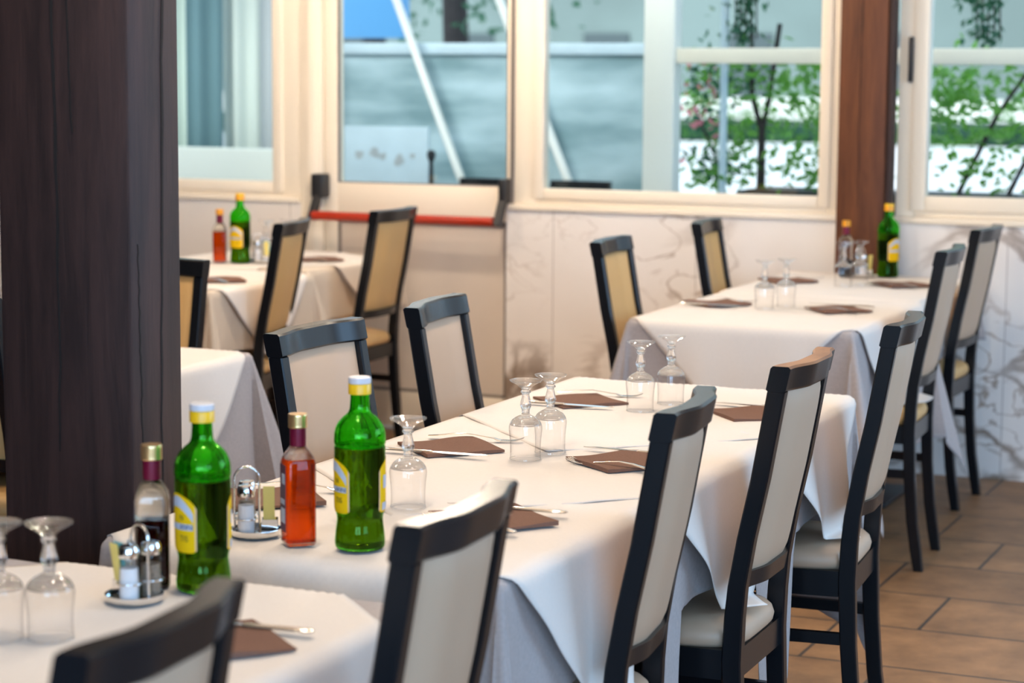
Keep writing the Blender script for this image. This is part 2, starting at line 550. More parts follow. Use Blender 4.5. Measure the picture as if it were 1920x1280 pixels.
# ------------------------------------------------------------------ the room shell
W = 7.94           # face of the marble half wall
def shell():
    bm = bmesh.new(); box(bm, -8.5, 2.3, -3.0, 8.1, -0.10, 0.0)
    struct(obj('floor', bm, 'stone_tiles'))
    bm = bmesh.new(); box(bm, -8.5, 2.3, -3.0, 8.1, 2.75, 2.85)
    struct(obj('ceiling', bm, 'ceiling_paint'))
    # far wall, marble half wall beside the door and above the openings
    bm = bmesh.new()
    box(bm, -3.505, 2.15, W, W + 0.16, 0, 0.938)
    struct(obj('wall_back', bm, 'marble'))
    bm = bmesh.new()
    box(bm, -8.4, -4.45, W, W + 0.16, 0, 0.938)
    struct(obj('wall_back_beyond_door', bm, 'marble'))
    bm = bmesh.new()
    box(bm, -8.4, 2.15, W + 0.02, W + 0.16, 2.45, 2.75)
    struct(obj('wall_top', bm, 'plaster'))
    bm = bmesh.new(); box(bm, -8.5, -8.4, -3.0, 8.1, 0, 2.75)
    struct(obj('wall_left', bm, 'dark_panelling'))
    bm = bmesh.new()
    box(bm, -8.5, -0.85, -3.1, -3.0, 0, 2.75); box(bm, 1.95, 2.3, -3.1, -3.0, 0, 2.75)
    box(bm, -0.85, 1.95, -3.1, -3.0, 0, 0.85); box(bm, -0.85, 1.95, -3.1, -3.0, 2.45, 2.75)
    struct(obj('wall_front', bm, 'dark_panelling'))
    bm = bmesh.new()
    box(bm, 2.15, 2.3, -3.0, 8.1, 0, 0.85)
    box(bm, 2.15, 2.3, -3.0, 8.1, 2.45, 2.75)
    for y0, y1 in ((-3.0, -2.3), (1.1, 3.9), (6.85, 8.1)):
        box(bm, 2.15, 2.3, y0, y1, 0.85, 2.45)
    struct(obj('wall_right', bm, 'plaster'))
    # stone ledge on top of the half wall
    for n, (x0, x1) in enumerate(((-3.505, -2.13), (-1.93, 2.15), (-8.4, -4.45))):
        bm = bmesh.new(); box(bm, x0, x1, W - 0.012, W + 0.03, 0.938, 0.962, 0.004)
        struct(obj('trim_%d' % (n + 1), bm, 'cream_paint'))

def window(name, x0, x1, gx0, gx1, z0, gz0, sash=0.03, extra=None):
    """x0..x1 outer frame, gx0..gx1 the pane, z0 foot of the frame, gz0 foot of the pane"""
    bm = bmesh.new()
    zt = 2.45
    y0, y1 = W + 0.004, W + 0.085
    box(bm, x0, gx0 - sash, y0 + 0.012, y1, z0, zt, 0.004)
    box(bm, gx1 + sash, x1, y0 + 0.012, y1, z0, zt, 0.004)
    box(bm, gx0 - sash, gx1 + sash, y0 + 0.012, y1, z0, gz0 - sash, 0.004)
    box(bm, gx0 - sash, gx1 + sash, y0 + 0.012, y1, zt - 0.06, zt, 0.004)
    root = obj(name, bm, 'cream_paint')
    struct(root)
    bm = bmesh.new()                                   # opening sash standing proud of the frame
    box(bm, gx0 - sash - 0.012, gx0, y0, y1 - 0.02, gz0 - sash - 0.010, zt - 0.05, 0.006)
    box(bm, gx1, gx1 + sash + 0.012, y0, y1 - 0.02, gz0 - sash - 0.010, zt - 0.05, 0.006)
    box(bm, gx0, gx1, y0, y1 - 0.02, gz0 - sash - 0.010, gz0, 0.006)
    obj('sash', bm, 'cream_paint', root)
    bm = bmesh.new(); box(bm, gx0, gx1, y0 + 0.032, y0 + 0.040, gz0, zt - 0.05)
    obj('pane', bm, 'window_glass', root)
    return root

def openings():
    window('window_1', -7.2, -4.45, -6.9, -4.587, 0.962, 1.022, 0.035)
    window('window_2', -3.48, -2.135, -3.348, -2.222, 0.962, 1.026, 0.032)
    w3 = window('window_3', -1.925, 0.6, -1.812, 0.45, 0.962, 1.040, 0.045)
    bm = bmesh.new()
    box(bm, -1.886, -1.868, W - 0.012, W + 0.002, 1.46, 1.625, 0.003)
    obj('window_handle', bm, 'black_plastic', w3)
    # door with a panic bar
    bm = bmesh.new()
    y0, y1 = W + 0.02, W + 0.08
    xl, xr = -4.343, -3.492
    box(bm, xl, -4.285, y0, y1, 0.02, 2.45, 0.003)
    box(bm, -3.512, xr, y0, y1, 0.02, 2.45, 0.003)
    box(bm, -4.285, -3.512, y0, y1, 0.885, 1.026, 0.003)
    box(bm, -4.285, -3.512, y0, y1, 0.02, 0.165, 0.003)
    box(bm, -4.285, -3.512, y0, y1, 2.38, 2.45, 0.003)
    d = struct(obj('door_1', bm, 'cream_paint'))
    bm = bmesh.new(); box(bm, -4.285, -3.512, y0 + 0.02, y0 + 0.028, 1.026, 2.38)
    obj('pane', bm, 'window_glass', d)
    bm = bmesh.new(); box(bm, -4.285, -3.512, y0 + 0.012, y0 + 0.05, 0.165, 0.885)
    obj('infill_panel', bm, 'door_infill', d)
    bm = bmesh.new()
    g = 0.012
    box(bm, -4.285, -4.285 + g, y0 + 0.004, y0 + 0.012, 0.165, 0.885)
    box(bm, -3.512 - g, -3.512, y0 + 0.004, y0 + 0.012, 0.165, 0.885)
    box(bm, -4.285, -3.512, y0 + 0.004, y0 + 0.012, 0.863, 0.885)  # wider top strip also puts the push bar's shade into gasket colour
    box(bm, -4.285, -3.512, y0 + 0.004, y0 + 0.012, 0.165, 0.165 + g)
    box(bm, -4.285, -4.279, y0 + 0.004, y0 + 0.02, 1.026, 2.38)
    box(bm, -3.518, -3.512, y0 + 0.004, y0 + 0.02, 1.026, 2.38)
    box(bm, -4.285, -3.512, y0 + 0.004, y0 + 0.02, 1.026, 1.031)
    obj('gasket_and_bar_shade', bm, 'gasket_and_bar_shade', d)
    bar = None
    bm = bmesh.new()
    tube(bm, [(-4.345, W - 0.085, 0.892), (-3.525, W - 0.085, 0.892)], 0.019, 16)
    bar = obj('panic_bar', bm, 'red_tube', d)
    bar['label'] = 'red push bar'
    for x0, x1 in ((-4.372, -4.318), (-3.520, -3.486)):
        bm = bmesh.new()
        box(bm, x0, x1, W - 0.055, y0, 0.962, 1.062, 0.008)
        xm = (x0 + x1) / 2
        vr = [[(xm - 0.013 + s, W - 0.05, 0.965 + e), (xm + 0.013 + s, W - 0.05, 0.965 + e), (xm + 0.013 + s, W - 0.03, 0.965 + e), (xm - 0.013 + s, W - 0.03, 0.965 + e)] for s, e in ((0, 0), (0, 0.0001))]
        loft(bm, [[(xm - 0.015, W - 0.05, 0.985), (xm + 0.015, W - 0.05, 0.985), (xm + 0.015, W - 0.02, 0.985), (xm - 0.015, W - 0.02, 0.985)],
                  [(xm - 0.012 - 0.004, W - 0.105, 0.885), (xm + 0.012 - 0.004, W - 0.105, 0.885), (xm + 0.012 - 0.004, W - 0.065, 0.870), (xm - 0.012 - 0.004, W - 0.065, 0.870)]])
        obj('bar_bracket', bm, 'black_plastic', d)
    # jambs either side of the door
    bm = bmesh.new(); box(bm, -4.45, -4.350, W + 0.005, W + 0.10, 0, 2.45, 0.004); box(bm, -4.42, -4.375, W - 0.006, W + 0.02, 0, 2.45, 0.004)
    struct(obj('trim_4', bm, 'cream_paint'))
    bm = bmesh.new(); box(bm, -3.490, -3.4805, W - 0.002, W + 0.10, 0.962, 2.45, 0.001)
    struct(obj('trim_5', bm, 'gasket_and_bar_shade'))

def posts():
    # near dark timber post: two timbers bolted side by side, with drying cracks
    def cracked(name, x0, x1, y0, y1, m, cracks):
        bm = bmesh.new()
        box(bm, x0, x1, y0, y1, 0, 2.75, 0.006)
        root = obj(name, bm, m)
        random.seed(4)
        for face, base, za, zb, wid in cracks:
            bm = bmesh.new()
            ring = []
            zs = [za + (zb - za) * k / 40 for k in range(41)]
            off = 0
            for k, z in enumerate(zs):
                off = 0.012 * math.sin(z * 2.1 + base * 30) + 0.002 * random.uniform(-1, 1)
                w = wid * math.sin(PI * min(1, (k + 1) / 42)) ** 0.5 * random.uniform(0.7, 1.2) + 0.0004
                if face == 'f':
                    ring.append([(base + off - w, y0 - 0.0012, z), (base + off + w, y0 - 0.0012, z), (base + off + w * .3, y0 + 0.012, z), (base + off - w * .3, y0 + 0.012, z)])
                else:
                    ring.append([(x1 + 0.0012, base + off - w, z), (x1 + 0.0012, base + off + w, z), (x1 - 0.012, base + off + w * .3, z), (x1 - 0.012, base + off - w * .3, z)])
            loft(bm, ring)
            obj('crack', bm, 'crack', root)
        return root
    p = cracked('timber_post', -2.228, -1.968, 2.950, 3.100, 'dark_timber',
                [('f', -2.122, 0.85, 2.74, 0.0024), ('f', -2.075, 1.38, 2.74, 0.0020), ('s', 3.045, 0.75, 2.74, 0.0030), ('s', 2.978, 0.70, 1.20, 0.0012)])
    struct(p, 'dark stained timber post with drying cracks standing close by the bottles', 'post')
    p = cracked('timber_column', -2.128, -1.948, 7.865, 7.938, 'brown_timber', [('f', -2.035, 1.0, 2.7, 0.0012)])
    struct(p, 'reddish brown timber post set between the two leafy windows', 'post')
    # darker batten on the flank of that post
    bm = bmesh.new(); box(bm, -1.945, -1.926, 7.872, 7.938, 0.0, 2.75, 0.002)
    struct(obj('trim_6', bm, 'dark_timber'))

def lamps():
    k = 0
    for x, y in LAMPS:
        bm = bmesh.new()
        lathe(bm, [(0.0, 0.0), (0.06, 0.0), (0.06, -0.012), (0.012, -0.016), (0.012, -0.20), (0.07, -0.22), (0.085, -0.26), (0.0, -0.26)], 20)
        o = obj('ceiling_lamp', bm, 'black_plastic')
        o.location = (x, y, 2.75)
        tag(o, 'small warm ceiling lamp hanging above the dining tables', 'lamp', 'ceiling lamps above the tables')
        bm = bmesh.new()
        lathe(bm, [(0.0, -0.2605), (0.05, -0.262), (0.055, -0.275), (0.035, -0.30), (0.0, -0.308)], 16)
        obj('bulb', bm, 'lamp_glow', o)
        l = light('POINT', 'lamp_light', (x, y, 2.38), LAMP_POWER * (LAMP_GAIN.get(k, 1.0)), LAMP_COLOR, shadow_soft_size=0.06)
        k += 1
LAMPS = [(-1.75, 1.0), (-1.55, 2.6), (-1.75, 4.2), (-1.65, 5.8), (-3.3, 6.9), (-3.4, 4.6), (-4.6, 6.4)]
LAMP_GAIN = {0: 0.2, 3: 0.52, 4: 2.0, 6: 0.95}

shell(); openings(); posts(); lamps()

# ------------------------------------------------------------------ chairs
POST = [(0.0, -0.040), (0.15, -0.017), (0.28, -0.006), (0.42, 0.0), (0.50, -0.003), (0.56, -0.008), (0.65, -0.023), (0.76, -0.046), (0.97, -0.082)]
CW = 0.345          # width over the two posts
def sag(y, s=0.020):
    q = min(1.0, max(0.0, (1 - abs(2 * y / CW)) / 0.62 - 0.12))
    return -s * q * q * (3 - 2 * q)

def make_chair(name, label, vinyl='beige_vinyl', back=None, worn=False, group=None, wear=0.0):
    root = empty(name)
    tag(root, label, 'chair', group)
    t = 0.0165
    pw = 0.0145
    for s in (-1, 1):
        bm = bmesh.new()
        yc = s * (CW / 2 - pw)
        rings = []
        for z in [0, 0.06, 0.15, 0.28, 0.36, 0.42, 0.46, 0.50, 0.53, 0.56, 0.60, 0.65, 0.70, 0.76, 0.83, 0.921]:
            x = interp(POST, z)
            tt = t * (0.85 if z < 0.02 else 1.0)
            tt = tt * (1.0 + 0.12 * max(0, 1 - abs(z - 0.42) / 0.2))
            c = 0.003
            a, b = tt, pw
            rings.append([(x - a + c, yc - b, z), (x + a - c, yc - b, z), (x + a, yc - b + c, z), (x + a, yc + b - c, z), (x + a - c, yc + b, z), (x - a + c, yc + b, z), (x - a, yc + b - c, z), (x - a, yc - b + c, z)])
        loft(bm, rings)
        obj('rear_leg', bm, 'chair_wood', root)
    for s in (-1, 1):
        bm = bmesh.new()
        yc = s * 0.168
        rings = []
        for z, a in ((0, 0.0125), (0.2, 0.016), (0.385, 0.0185), (0.437, 0.0185)):
            c = 0.003
            xc = 0.345
            rings.append([(xc - a + c, yc - a, z), (xc + a - c, yc - a, z), (xc + a, yc - a + c, z), (xc + a, yc + a - c, z), (xc + a - c, yc + a, z), (xc - a + c, yc + a, z), (xc - a, yc + a - c, z), (xc - a, yc - a + c, z)])
        loft(bm, rings)
        obj('front_leg', bm, 'chair_wood', root)
    # curved top rail, capping the posts
    bm = bmesh.new()
    N = 18
    rings = []
    for i in range(N + 1):
        y = -CW / 2 + CW * i / N
        zt = 0.968
        zb = 0.9215
        xt = interp(POST, zt) + sag(y)
        xb = interp(POST, zb) + sag(y)
        a = 0.0185
        c = 0.004
        rings.append([(xb - a, y, zb + c), (xb - a + c, y, zb), (xb + a - c, y, zb), (xb + a, y, zb + c), (xt + a, y, zt - c), (xt + a - c, y, zt), (xt - a + c, y, zt), (xt - a, y, zt - c)])
    loft(bm, rings)
    if worn:
        for f in bm.faces:
            f.normal_update()
        bmesh.ops.recalc_face_normals(bm, faces=bm.faces)
        for f in bm.faces:
            if f.normal.z > 0.55:
                f.material_index = 1
    o = obj('top_rail', bm, ['chair_wood', 'worn_wood'] if worn else 'chair_wood', root)
    if worn:
        o['label'] = 'top rail worn to bare brown wood on its upper edge'
    # curved bottom rail of the back
    bm = bmesh.new()
    rings = []
    wi = CW / 2 - 2 * pw
    for i in range(N + 1):
        y = -wi + 2 * wi * i / N
        z0, z1 = 0.556, 0.586
        a = 0.0125
        x0 = interp(POST, z0) + sag(y) * 0.9
        x1 = interp(POST, z1) + sag(y) * 0.9
        rings.append([(x0 - a, y, z0), (x0 + a, y, z0), (x1 + a, y, z1), (x1 - a, y, z1)])
    loft(bm, rings)
    obj('bottom_rail', bm, 'chair_wood', root)
    # upholstered back, padded both sides
    bm = bmesh.new()
    ny, nz = 16, 18
    y0, z0, z1 = wi - 0.001, 0.586, 0.9215
    def pt(i, j, side):
        y = -y0 + 2 * y0 * i / ny
        z = z0 + (z1 - z0) * j / nz
        e = min(1.0, 4.5 * min(i, ny - i) / ny, 5.5 * min(j, nz - j) / nz)
        th = 0.004 + (0.0085 if side > 0 else 0.0065) * math.sqrt(max(0, 1 - (1 - e) ** 2))
        return (interp(POST, z) + sag(y) * (0.9 + 0.1 * j / nz) + side * th, y, z)
    F = [[bm.verts.new(pt(i, j, 1)) for j in range(nz + 1)] for i in range(ny + 1)]
    B = [[bm.verts.new(pt(i, j, -1)) for j in range(nz + 1)] for i in range(ny + 1)]
    for i in range(ny):
        for j in range(nz):
            bm.faces.new((F[i][j], F[i + 1][j], F[i + 1][j + 1], F[i][j + 1]))
            bm.faces.new((B[i][j], B[i][j + 1], B[i + 1][j + 1], B[i + 1][j])).material_index = 1
    for i in range(ny):
        bm.faces.new((F[i][0], B[i][0], B[i + 1][0], F[i + 1][0])); bm.faces.new((F[i][nz], F[i + 1][nz], B[i + 1][nz], B[i][nz]))
    for j in range(nz):
        bm.faces.new((F[0][j], F[0][j + 1], B[0][j + 1], B[0][j])); bm.faces.new((F[ny][j], B[ny][j], B[ny][j + 1], F[ny][j + 1]))
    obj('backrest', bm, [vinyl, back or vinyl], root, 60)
    # seat cushion: rounded, domed slab, wider in front
    bm = bmesh.new()
    n = 24
    def outline(k, inset, z):
        pts = []
        hx0, hx1 = -0.012 + inset, 0.372 - inset
        for q in range(4 * n):
            a = 2 * PI * q / (4 * n)
            ex = 5.0
            ca, sa = math.cos(a), math.sin(a)
            u = math.copysign(abs(ca) ** (2 / ex), ca)
            v = math.copysign(abs(sa) ** (2 / ex), sa)
            x = (hx0 + hx1) / 2 + (hx1 - hx0) / 2 * u
            half = 0.162 + 0.032 * (u + 1) / 2 - inset
            pts.append((x, half * v, z))
        return pts
    loft(bm, [outline(0, 0.006, 0.440), outline(0, 0.0, 0.447), outline(0, -0.002, 0.458), outline(0, 0.002, 0.471), outline(0, 0.012, 0.481), outline(0, 0.035, 0.488), outline(0, 0.09, 0.493), outline(0, 0.15, 0.494)])
    for v in bm.verts:                                   # keep clear of the two rear posts
        if v.co.x < 0.022 and abs(v.co.y) > CW / 2 - 2 * pw - 0.004:
            v.co.x = 0.022 + (v.co.x - 0.022) * 0.08
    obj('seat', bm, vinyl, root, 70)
    # apron rails under the seat
    bm = bmesh.new()
    for s in (-1, 1):
        rr = []
        for x, yc in ((0.018, s * (CW / 2 - pw)), (0.327, s * 0.168)):
            rr.append([(x, yc - 0.011, 0.385), (x, yc + 0.011, 0.385), (x, yc + 0.011, 0.440), (x, yc - 0.011, 0.440)])
        loft(bm, rr)
    box(bm, 0.334, 0.356, -0.1495, 0.1495, 0.385, 0.440)
    box(bm, -0.011, 0.011, -CW / 2 + 2 * pw, CW / 2 - 2 * pw, 0.385, 0.440)
    obj('apron', bm, 'chair_wood', root)
    for s in (-1, 1):
        bm = bmesh.new()
        rr = []
        for x, yc in ((0.012, s * (CW / 2 - pw)), (0.329, s * 0.168)):
            rr.append([(x, yc - 0.0085, 0.280), (x, yc + 0.0085, 0.280), (x, yc + 0.0085, 0.305), (x, yc - 0.0085, 0.305)])
        loft(bm, rr)
        obj('stretcher', bm, 'chair_wood', root)
    return root

G_MID = 'chairs along the middle table'
def chairs():
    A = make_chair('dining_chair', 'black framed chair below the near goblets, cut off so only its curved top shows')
    A.location = (-1.196, 1.698, 0); A.rotation_euler = (0, 0, PI + R(4.5))
    rows = [
        (-1.166, 2.317, PI + R(3.0), 'dark chair beside the green bottle and red vinegar, its back against the middle table corner'),
        (-1.190, 3.217, PI + R(7.1), 'dark chair with beige back and gleaming top rail, before the fork and napkin'),
        (-1.152, 4.526, PI + R(4.6), 'black chair standing last along the middle table, whole seat and legs showing on the tiles'),
        (-2.041, 3.844, R(-1.5), 'black chair with beige front facing us across the middle table, behind the green bottle'),
        (-2.035, 4.410, R(7.2), 'black chair with beige front beside the marble wall, across the middle table behind the goblets'),
    ]
    for x, y, rz, lab in rows:
        dup(A, (x, y, 0), rz, lab)
    D = make_chair('dining_chair', 'black chair whose top rail is worn to bare brown wood, tucked under the middle table', worn=True)
    D.location = (-1.168, 3.818, 0); D.rotation_euler = (0, 0, PI + R(0.8))
    F = make_chair('dining_chair', 'black chair with tan seat and daylight-tinted back colour, next past the last middle chair', 'tan_vinyl', 'beige_vinyl')  # back slot: cool window daylight put into the vinyl colour
    F.location = (-1.480, 6.491, 0); F.rotation_euler = (0, 0, PI + R(3.4))
    dup(F, (-1.563, 7.459, 0), PI + R(-1.3), 'black chair with tan seat and daylight-tinted back colour standing against the marble wall')
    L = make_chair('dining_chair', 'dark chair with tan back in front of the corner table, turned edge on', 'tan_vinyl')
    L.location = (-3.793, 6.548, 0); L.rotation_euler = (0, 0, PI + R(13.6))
    for x, y, rz, lab in (
        (-3.787, 7.334, PI + R(0.9), 'dark chair with tan back and seat standing before the door, crossing its red bar'),
        (-2.352, 6.334, R(4.5), 'black tan-backed chair before the veined marble, touching the front of the far table'),
        (-2.360, 7.298, R(6.2), 'black chair with tan back under the window sill, behind the far table goblets'),
        (-3.300, 4.975, -PI / 2, 'dark chair with tan back half hidden behind the timber post, facing the small side table'),
        (-3.185, 4.060, PI / 2, 'dark chair with tan back almost wholly behind the timber post, on its window side'),
    ):
        dup(L, (x, y, 0), rz, lab)
    for o in COL.objects:
        if o.parent is None and o.name.startswith('dining_chair') and o.location.x > -1.3:
            o.scale = (1, 0.90, 1)
    # two more out on the terrace
    dup(A, (-4.42, 9.72, -0.005), -PI / 2, 'dark chair back on the terrace showing at the foot of the door pane')
    dup(A, (-3.93, 9.72, -0.005), -PI / 2, 'dark chair back on the terrace showing at the foot of the wide window')
    for o in list(COL.objects):
        if o.parent is None and o.name.startswith('dining_chair'):
            o['group'] = 'black framed dining chairs'
chairs()

# ------------------------------------------------------------------ tables and their cloths
ZT = 0.75
def table(name, x0, x1, y0, y1, label):
    cx, cy = (x0 + x1) / 2, (y0 + y1) / 2
    root = empty(name, (cx, cy, 0))
    tag(root, label, 'table', 'cloth covered dining tables')
    hx, hy = (x1 - x0) / 2 - 0.004, (y1 - y0) / 2 - 0.004
    bm = bmesh.new(); box(bm, -hx, hx, -hy, hy, 0.715, 0.745, 0.004)
    obj('tabletop', bm, 'table_wood', root)
    bm = bmesh.new(); lathe(bm, [(0.0, 0.018), (0.045, 0.018), (0.038, 0.05), (0.036, 0.66), (0.09, 0.70), (0.09, 0.715), (0.0, 0.715)], 24)
    obj('column', bm, 'black_plastic', root, 40)
    bm = bmesh.new(); box(bm, -0.19, 0.19, -0.19, 0.19, 0.0, 0.018, 0.004)
    obj('base_plate', bm, 'black_plastic', root)
    return root

def drape(u, v, rect, zt, flare=0.10, fold=0.010, freq=24.0, seats=(), ph=0.0, cornerk=0.20, zmin=0.02, off=0.0):
    """a point of the flat cloth (u, v) laid over the table rectangle, hanging past its edges"""
    x0, x1, y0, y1 = rect
    ex = u - x1 if u > x1 else (u - x0 if u < x0 else 0.0)
    ey = v - y1 if v > y1 else (v - y0 if v < y0 else 0.0)
    bx, by = min(max(u, x0), x1), min(max(v, y0), y1)
    r = 0.010
    if ex == 0 and ey == 0:
        z = zt + 0.0012 * math.sin(u * 31 + v * 17 + ph) * math.sin(v * 23 - u * 9)
        return (u, v, z)
    if ex != 0 and ey != 0:
        L = math.hypot(ex, ey)
        th = math.atan2(abs(ey), abs(ex))
        dx, dy = math.copysign(math.cos(th), ex), math.copysign(math.sin(th), ey)
        # corner cone, pinched into one fold
        k = cornerk * (1 + 0.6 * math.sin(2 * th) ** 2 - 0.3 * math.sin(4 * th) ** 2)
    else:
        L = abs(ex) + abs(ey)
        dx, dy = (math.copysign(1, ex) if ex else 0), (math.copysign(1, ey) if ey else 0)
        s = v if ex else u
        k = flare * (1 + 0.35 * math.sin(s * freq * 0.5 + ph))
    q = r * PI / 2
    if L < q:
        a = L / r
        out, dz = r * math.sin(a), r * (1 - math.cos(a))
    else:
        h = L - q
        out, dz = r + h * math.sin(math.atan(k)), r + h * math.cos(math.atan(k))
        if ex == 0 or ey == 0:
            s = v if ex else u
            out += fold * min(1.0, h / 0.2) * (1.0 + 0.7 * math.sin(s * freq + ph) + 0.3 * math.sin(s * freq * 1.9 + ph * 2.3)) * (1.0 if off else -0.8)
    z = zt - dz
    X, Y = bx + dx * (out + off * min(1.0, L / 0.02)), by + dy * (out + off * min(1.0, L / 0.02))
    for sx0, sx1, sy0, sy1, sz in seats:
        if z < sz and sx0 < X < sx1 and sy0 < Y < sy1:
            sl = min(sz - z, 0.10)
            z = sz + 0.001
            X += dx * sl * 0.9
            Y += dy * sl * 0.9
    return (X, Y, max(z, zmin))

def cloth_rect(name, rect, over, zt, mats, label, group, hem=None, step=0.014, **kw):
    """rectangular cloth; hem(side, s) scales how far it falls on each side"""
    x0, x1, y0, y1 = rect
    def axis(a, b):
        n = max(8, int((b - a) / step))
        m = max(6, int(over / step))
        return [a - over + over * i / m for i in range(m)] + [a + (b - a) * i / n for i in range(n)] + [b + over * i / m for i in range(m + 1)]
    us, vs = axis(x0, x1), axis(y0, y1)
    bm = bmesh.new()
    V = []
    for u in us:
        row = []
        for v in vs:
            uu, vv = u, v
            if hem:
                if u > x1:
                    uu = x1 + (u - x1) * hem('+x', min(max(v, y0), y1)) / over
                if u < x0:
                    uu = x0 - (x0 - u) * hem('-x', min(max(v, y0), y1)) / over
                if v > y1:
                    vv = y1 + (v - y1) * hem('+y', min(max(u, x0), x1)) / over
                if v < y0:
                    vv = y0 - (y0 - v) * hem('-y', min(max(u, x0), x1)) / over
            row.append(bm.verts.new(drape(uu, vv, rect, zt, **kw)))
        V.append(row)
    for i in range(len(us) - 1):
        for j in range(len(vs) - 1):
            bm.faces.new((V[i][j], V[i + 1][j], V[i + 1][j + 1], V[i][j + 1]))
    o = obj(name, bm, mats, None, 80)
    sol = o.modifiers.new('thickness', 'SOLIDIFY'); sol.thickness = 0.0012; sol.offset = 1
    return tag(o, label, 'tablecloth', group)

def cloth_diamond(name, cx, cy, rad, rect, zt, mats, label, group, n=72, turn=45.0, **kw):
    """square cloth laid cornerwise, so that its tips hang at the middle of each side"""
    s = rad * math.sqrt(2)
    bm = bmesh.new()
    V = []
    ca, sa = math.cos(R(turn)), math.sin(R(turn))
    for i in range(n + 1):
        row = []
        for j in range(n + 1):
            a, b = -s / 2 + s * i / n, -s / 2 + s * j / n
            row.append(bm.verts.new(drape(cx + a * ca - b * sa, cy + a * sa + b * ca, rect, zt, off=0.010, **kw)))
        V.append(row)
    for i in range(n):
        for j in range(n):
            bm.faces.new((V[i][j], V[i + 1][j], V[i + 1][j + 1], V[i][j + 1]))
    o = obj(name, bm, mats, None, 80)
    sol = o.modifiers.new('thickness', 'SOLIDIFY'); sol.thickness = 0.0014; sol.offset = 1
    return tag(o, label, 'tablecloth', group)

G_UND, G_OV = 'linen undercloths on the tables', 'white overcloths laid cornerwise'
def seat_rect(xb, y, face):
    h = 0.21
    return (xb - 0.40, xb + 0.03, y - h, y + h, 0.497) if face < 0 else (xb - 0.03, xb + 0.40, y - h, y + h, 0.497)

def gap_hem(seats, base=0.225, deep=0.52, end=None):
    """short over the seats, long in the gaps between the chairs"""
    def h(side, s):
        if side in seats:
            d = min([abs(s - y) - 0.215 for y in seats[side]] + [9])
            k = min(1, max(0, d / 0.05))
            k = k * k * (3 - 2 * k)
            if end and abs(s - end[0]) < 0.1:
                return base + (end[1] - base) * k
            return base + (deep - base) * k
        if end and side == '+y':
            q = min(1, max(0, (s + 1.72) / 0.47))
            return 0.34 + 0.20 * q
        return 0.40
    return h

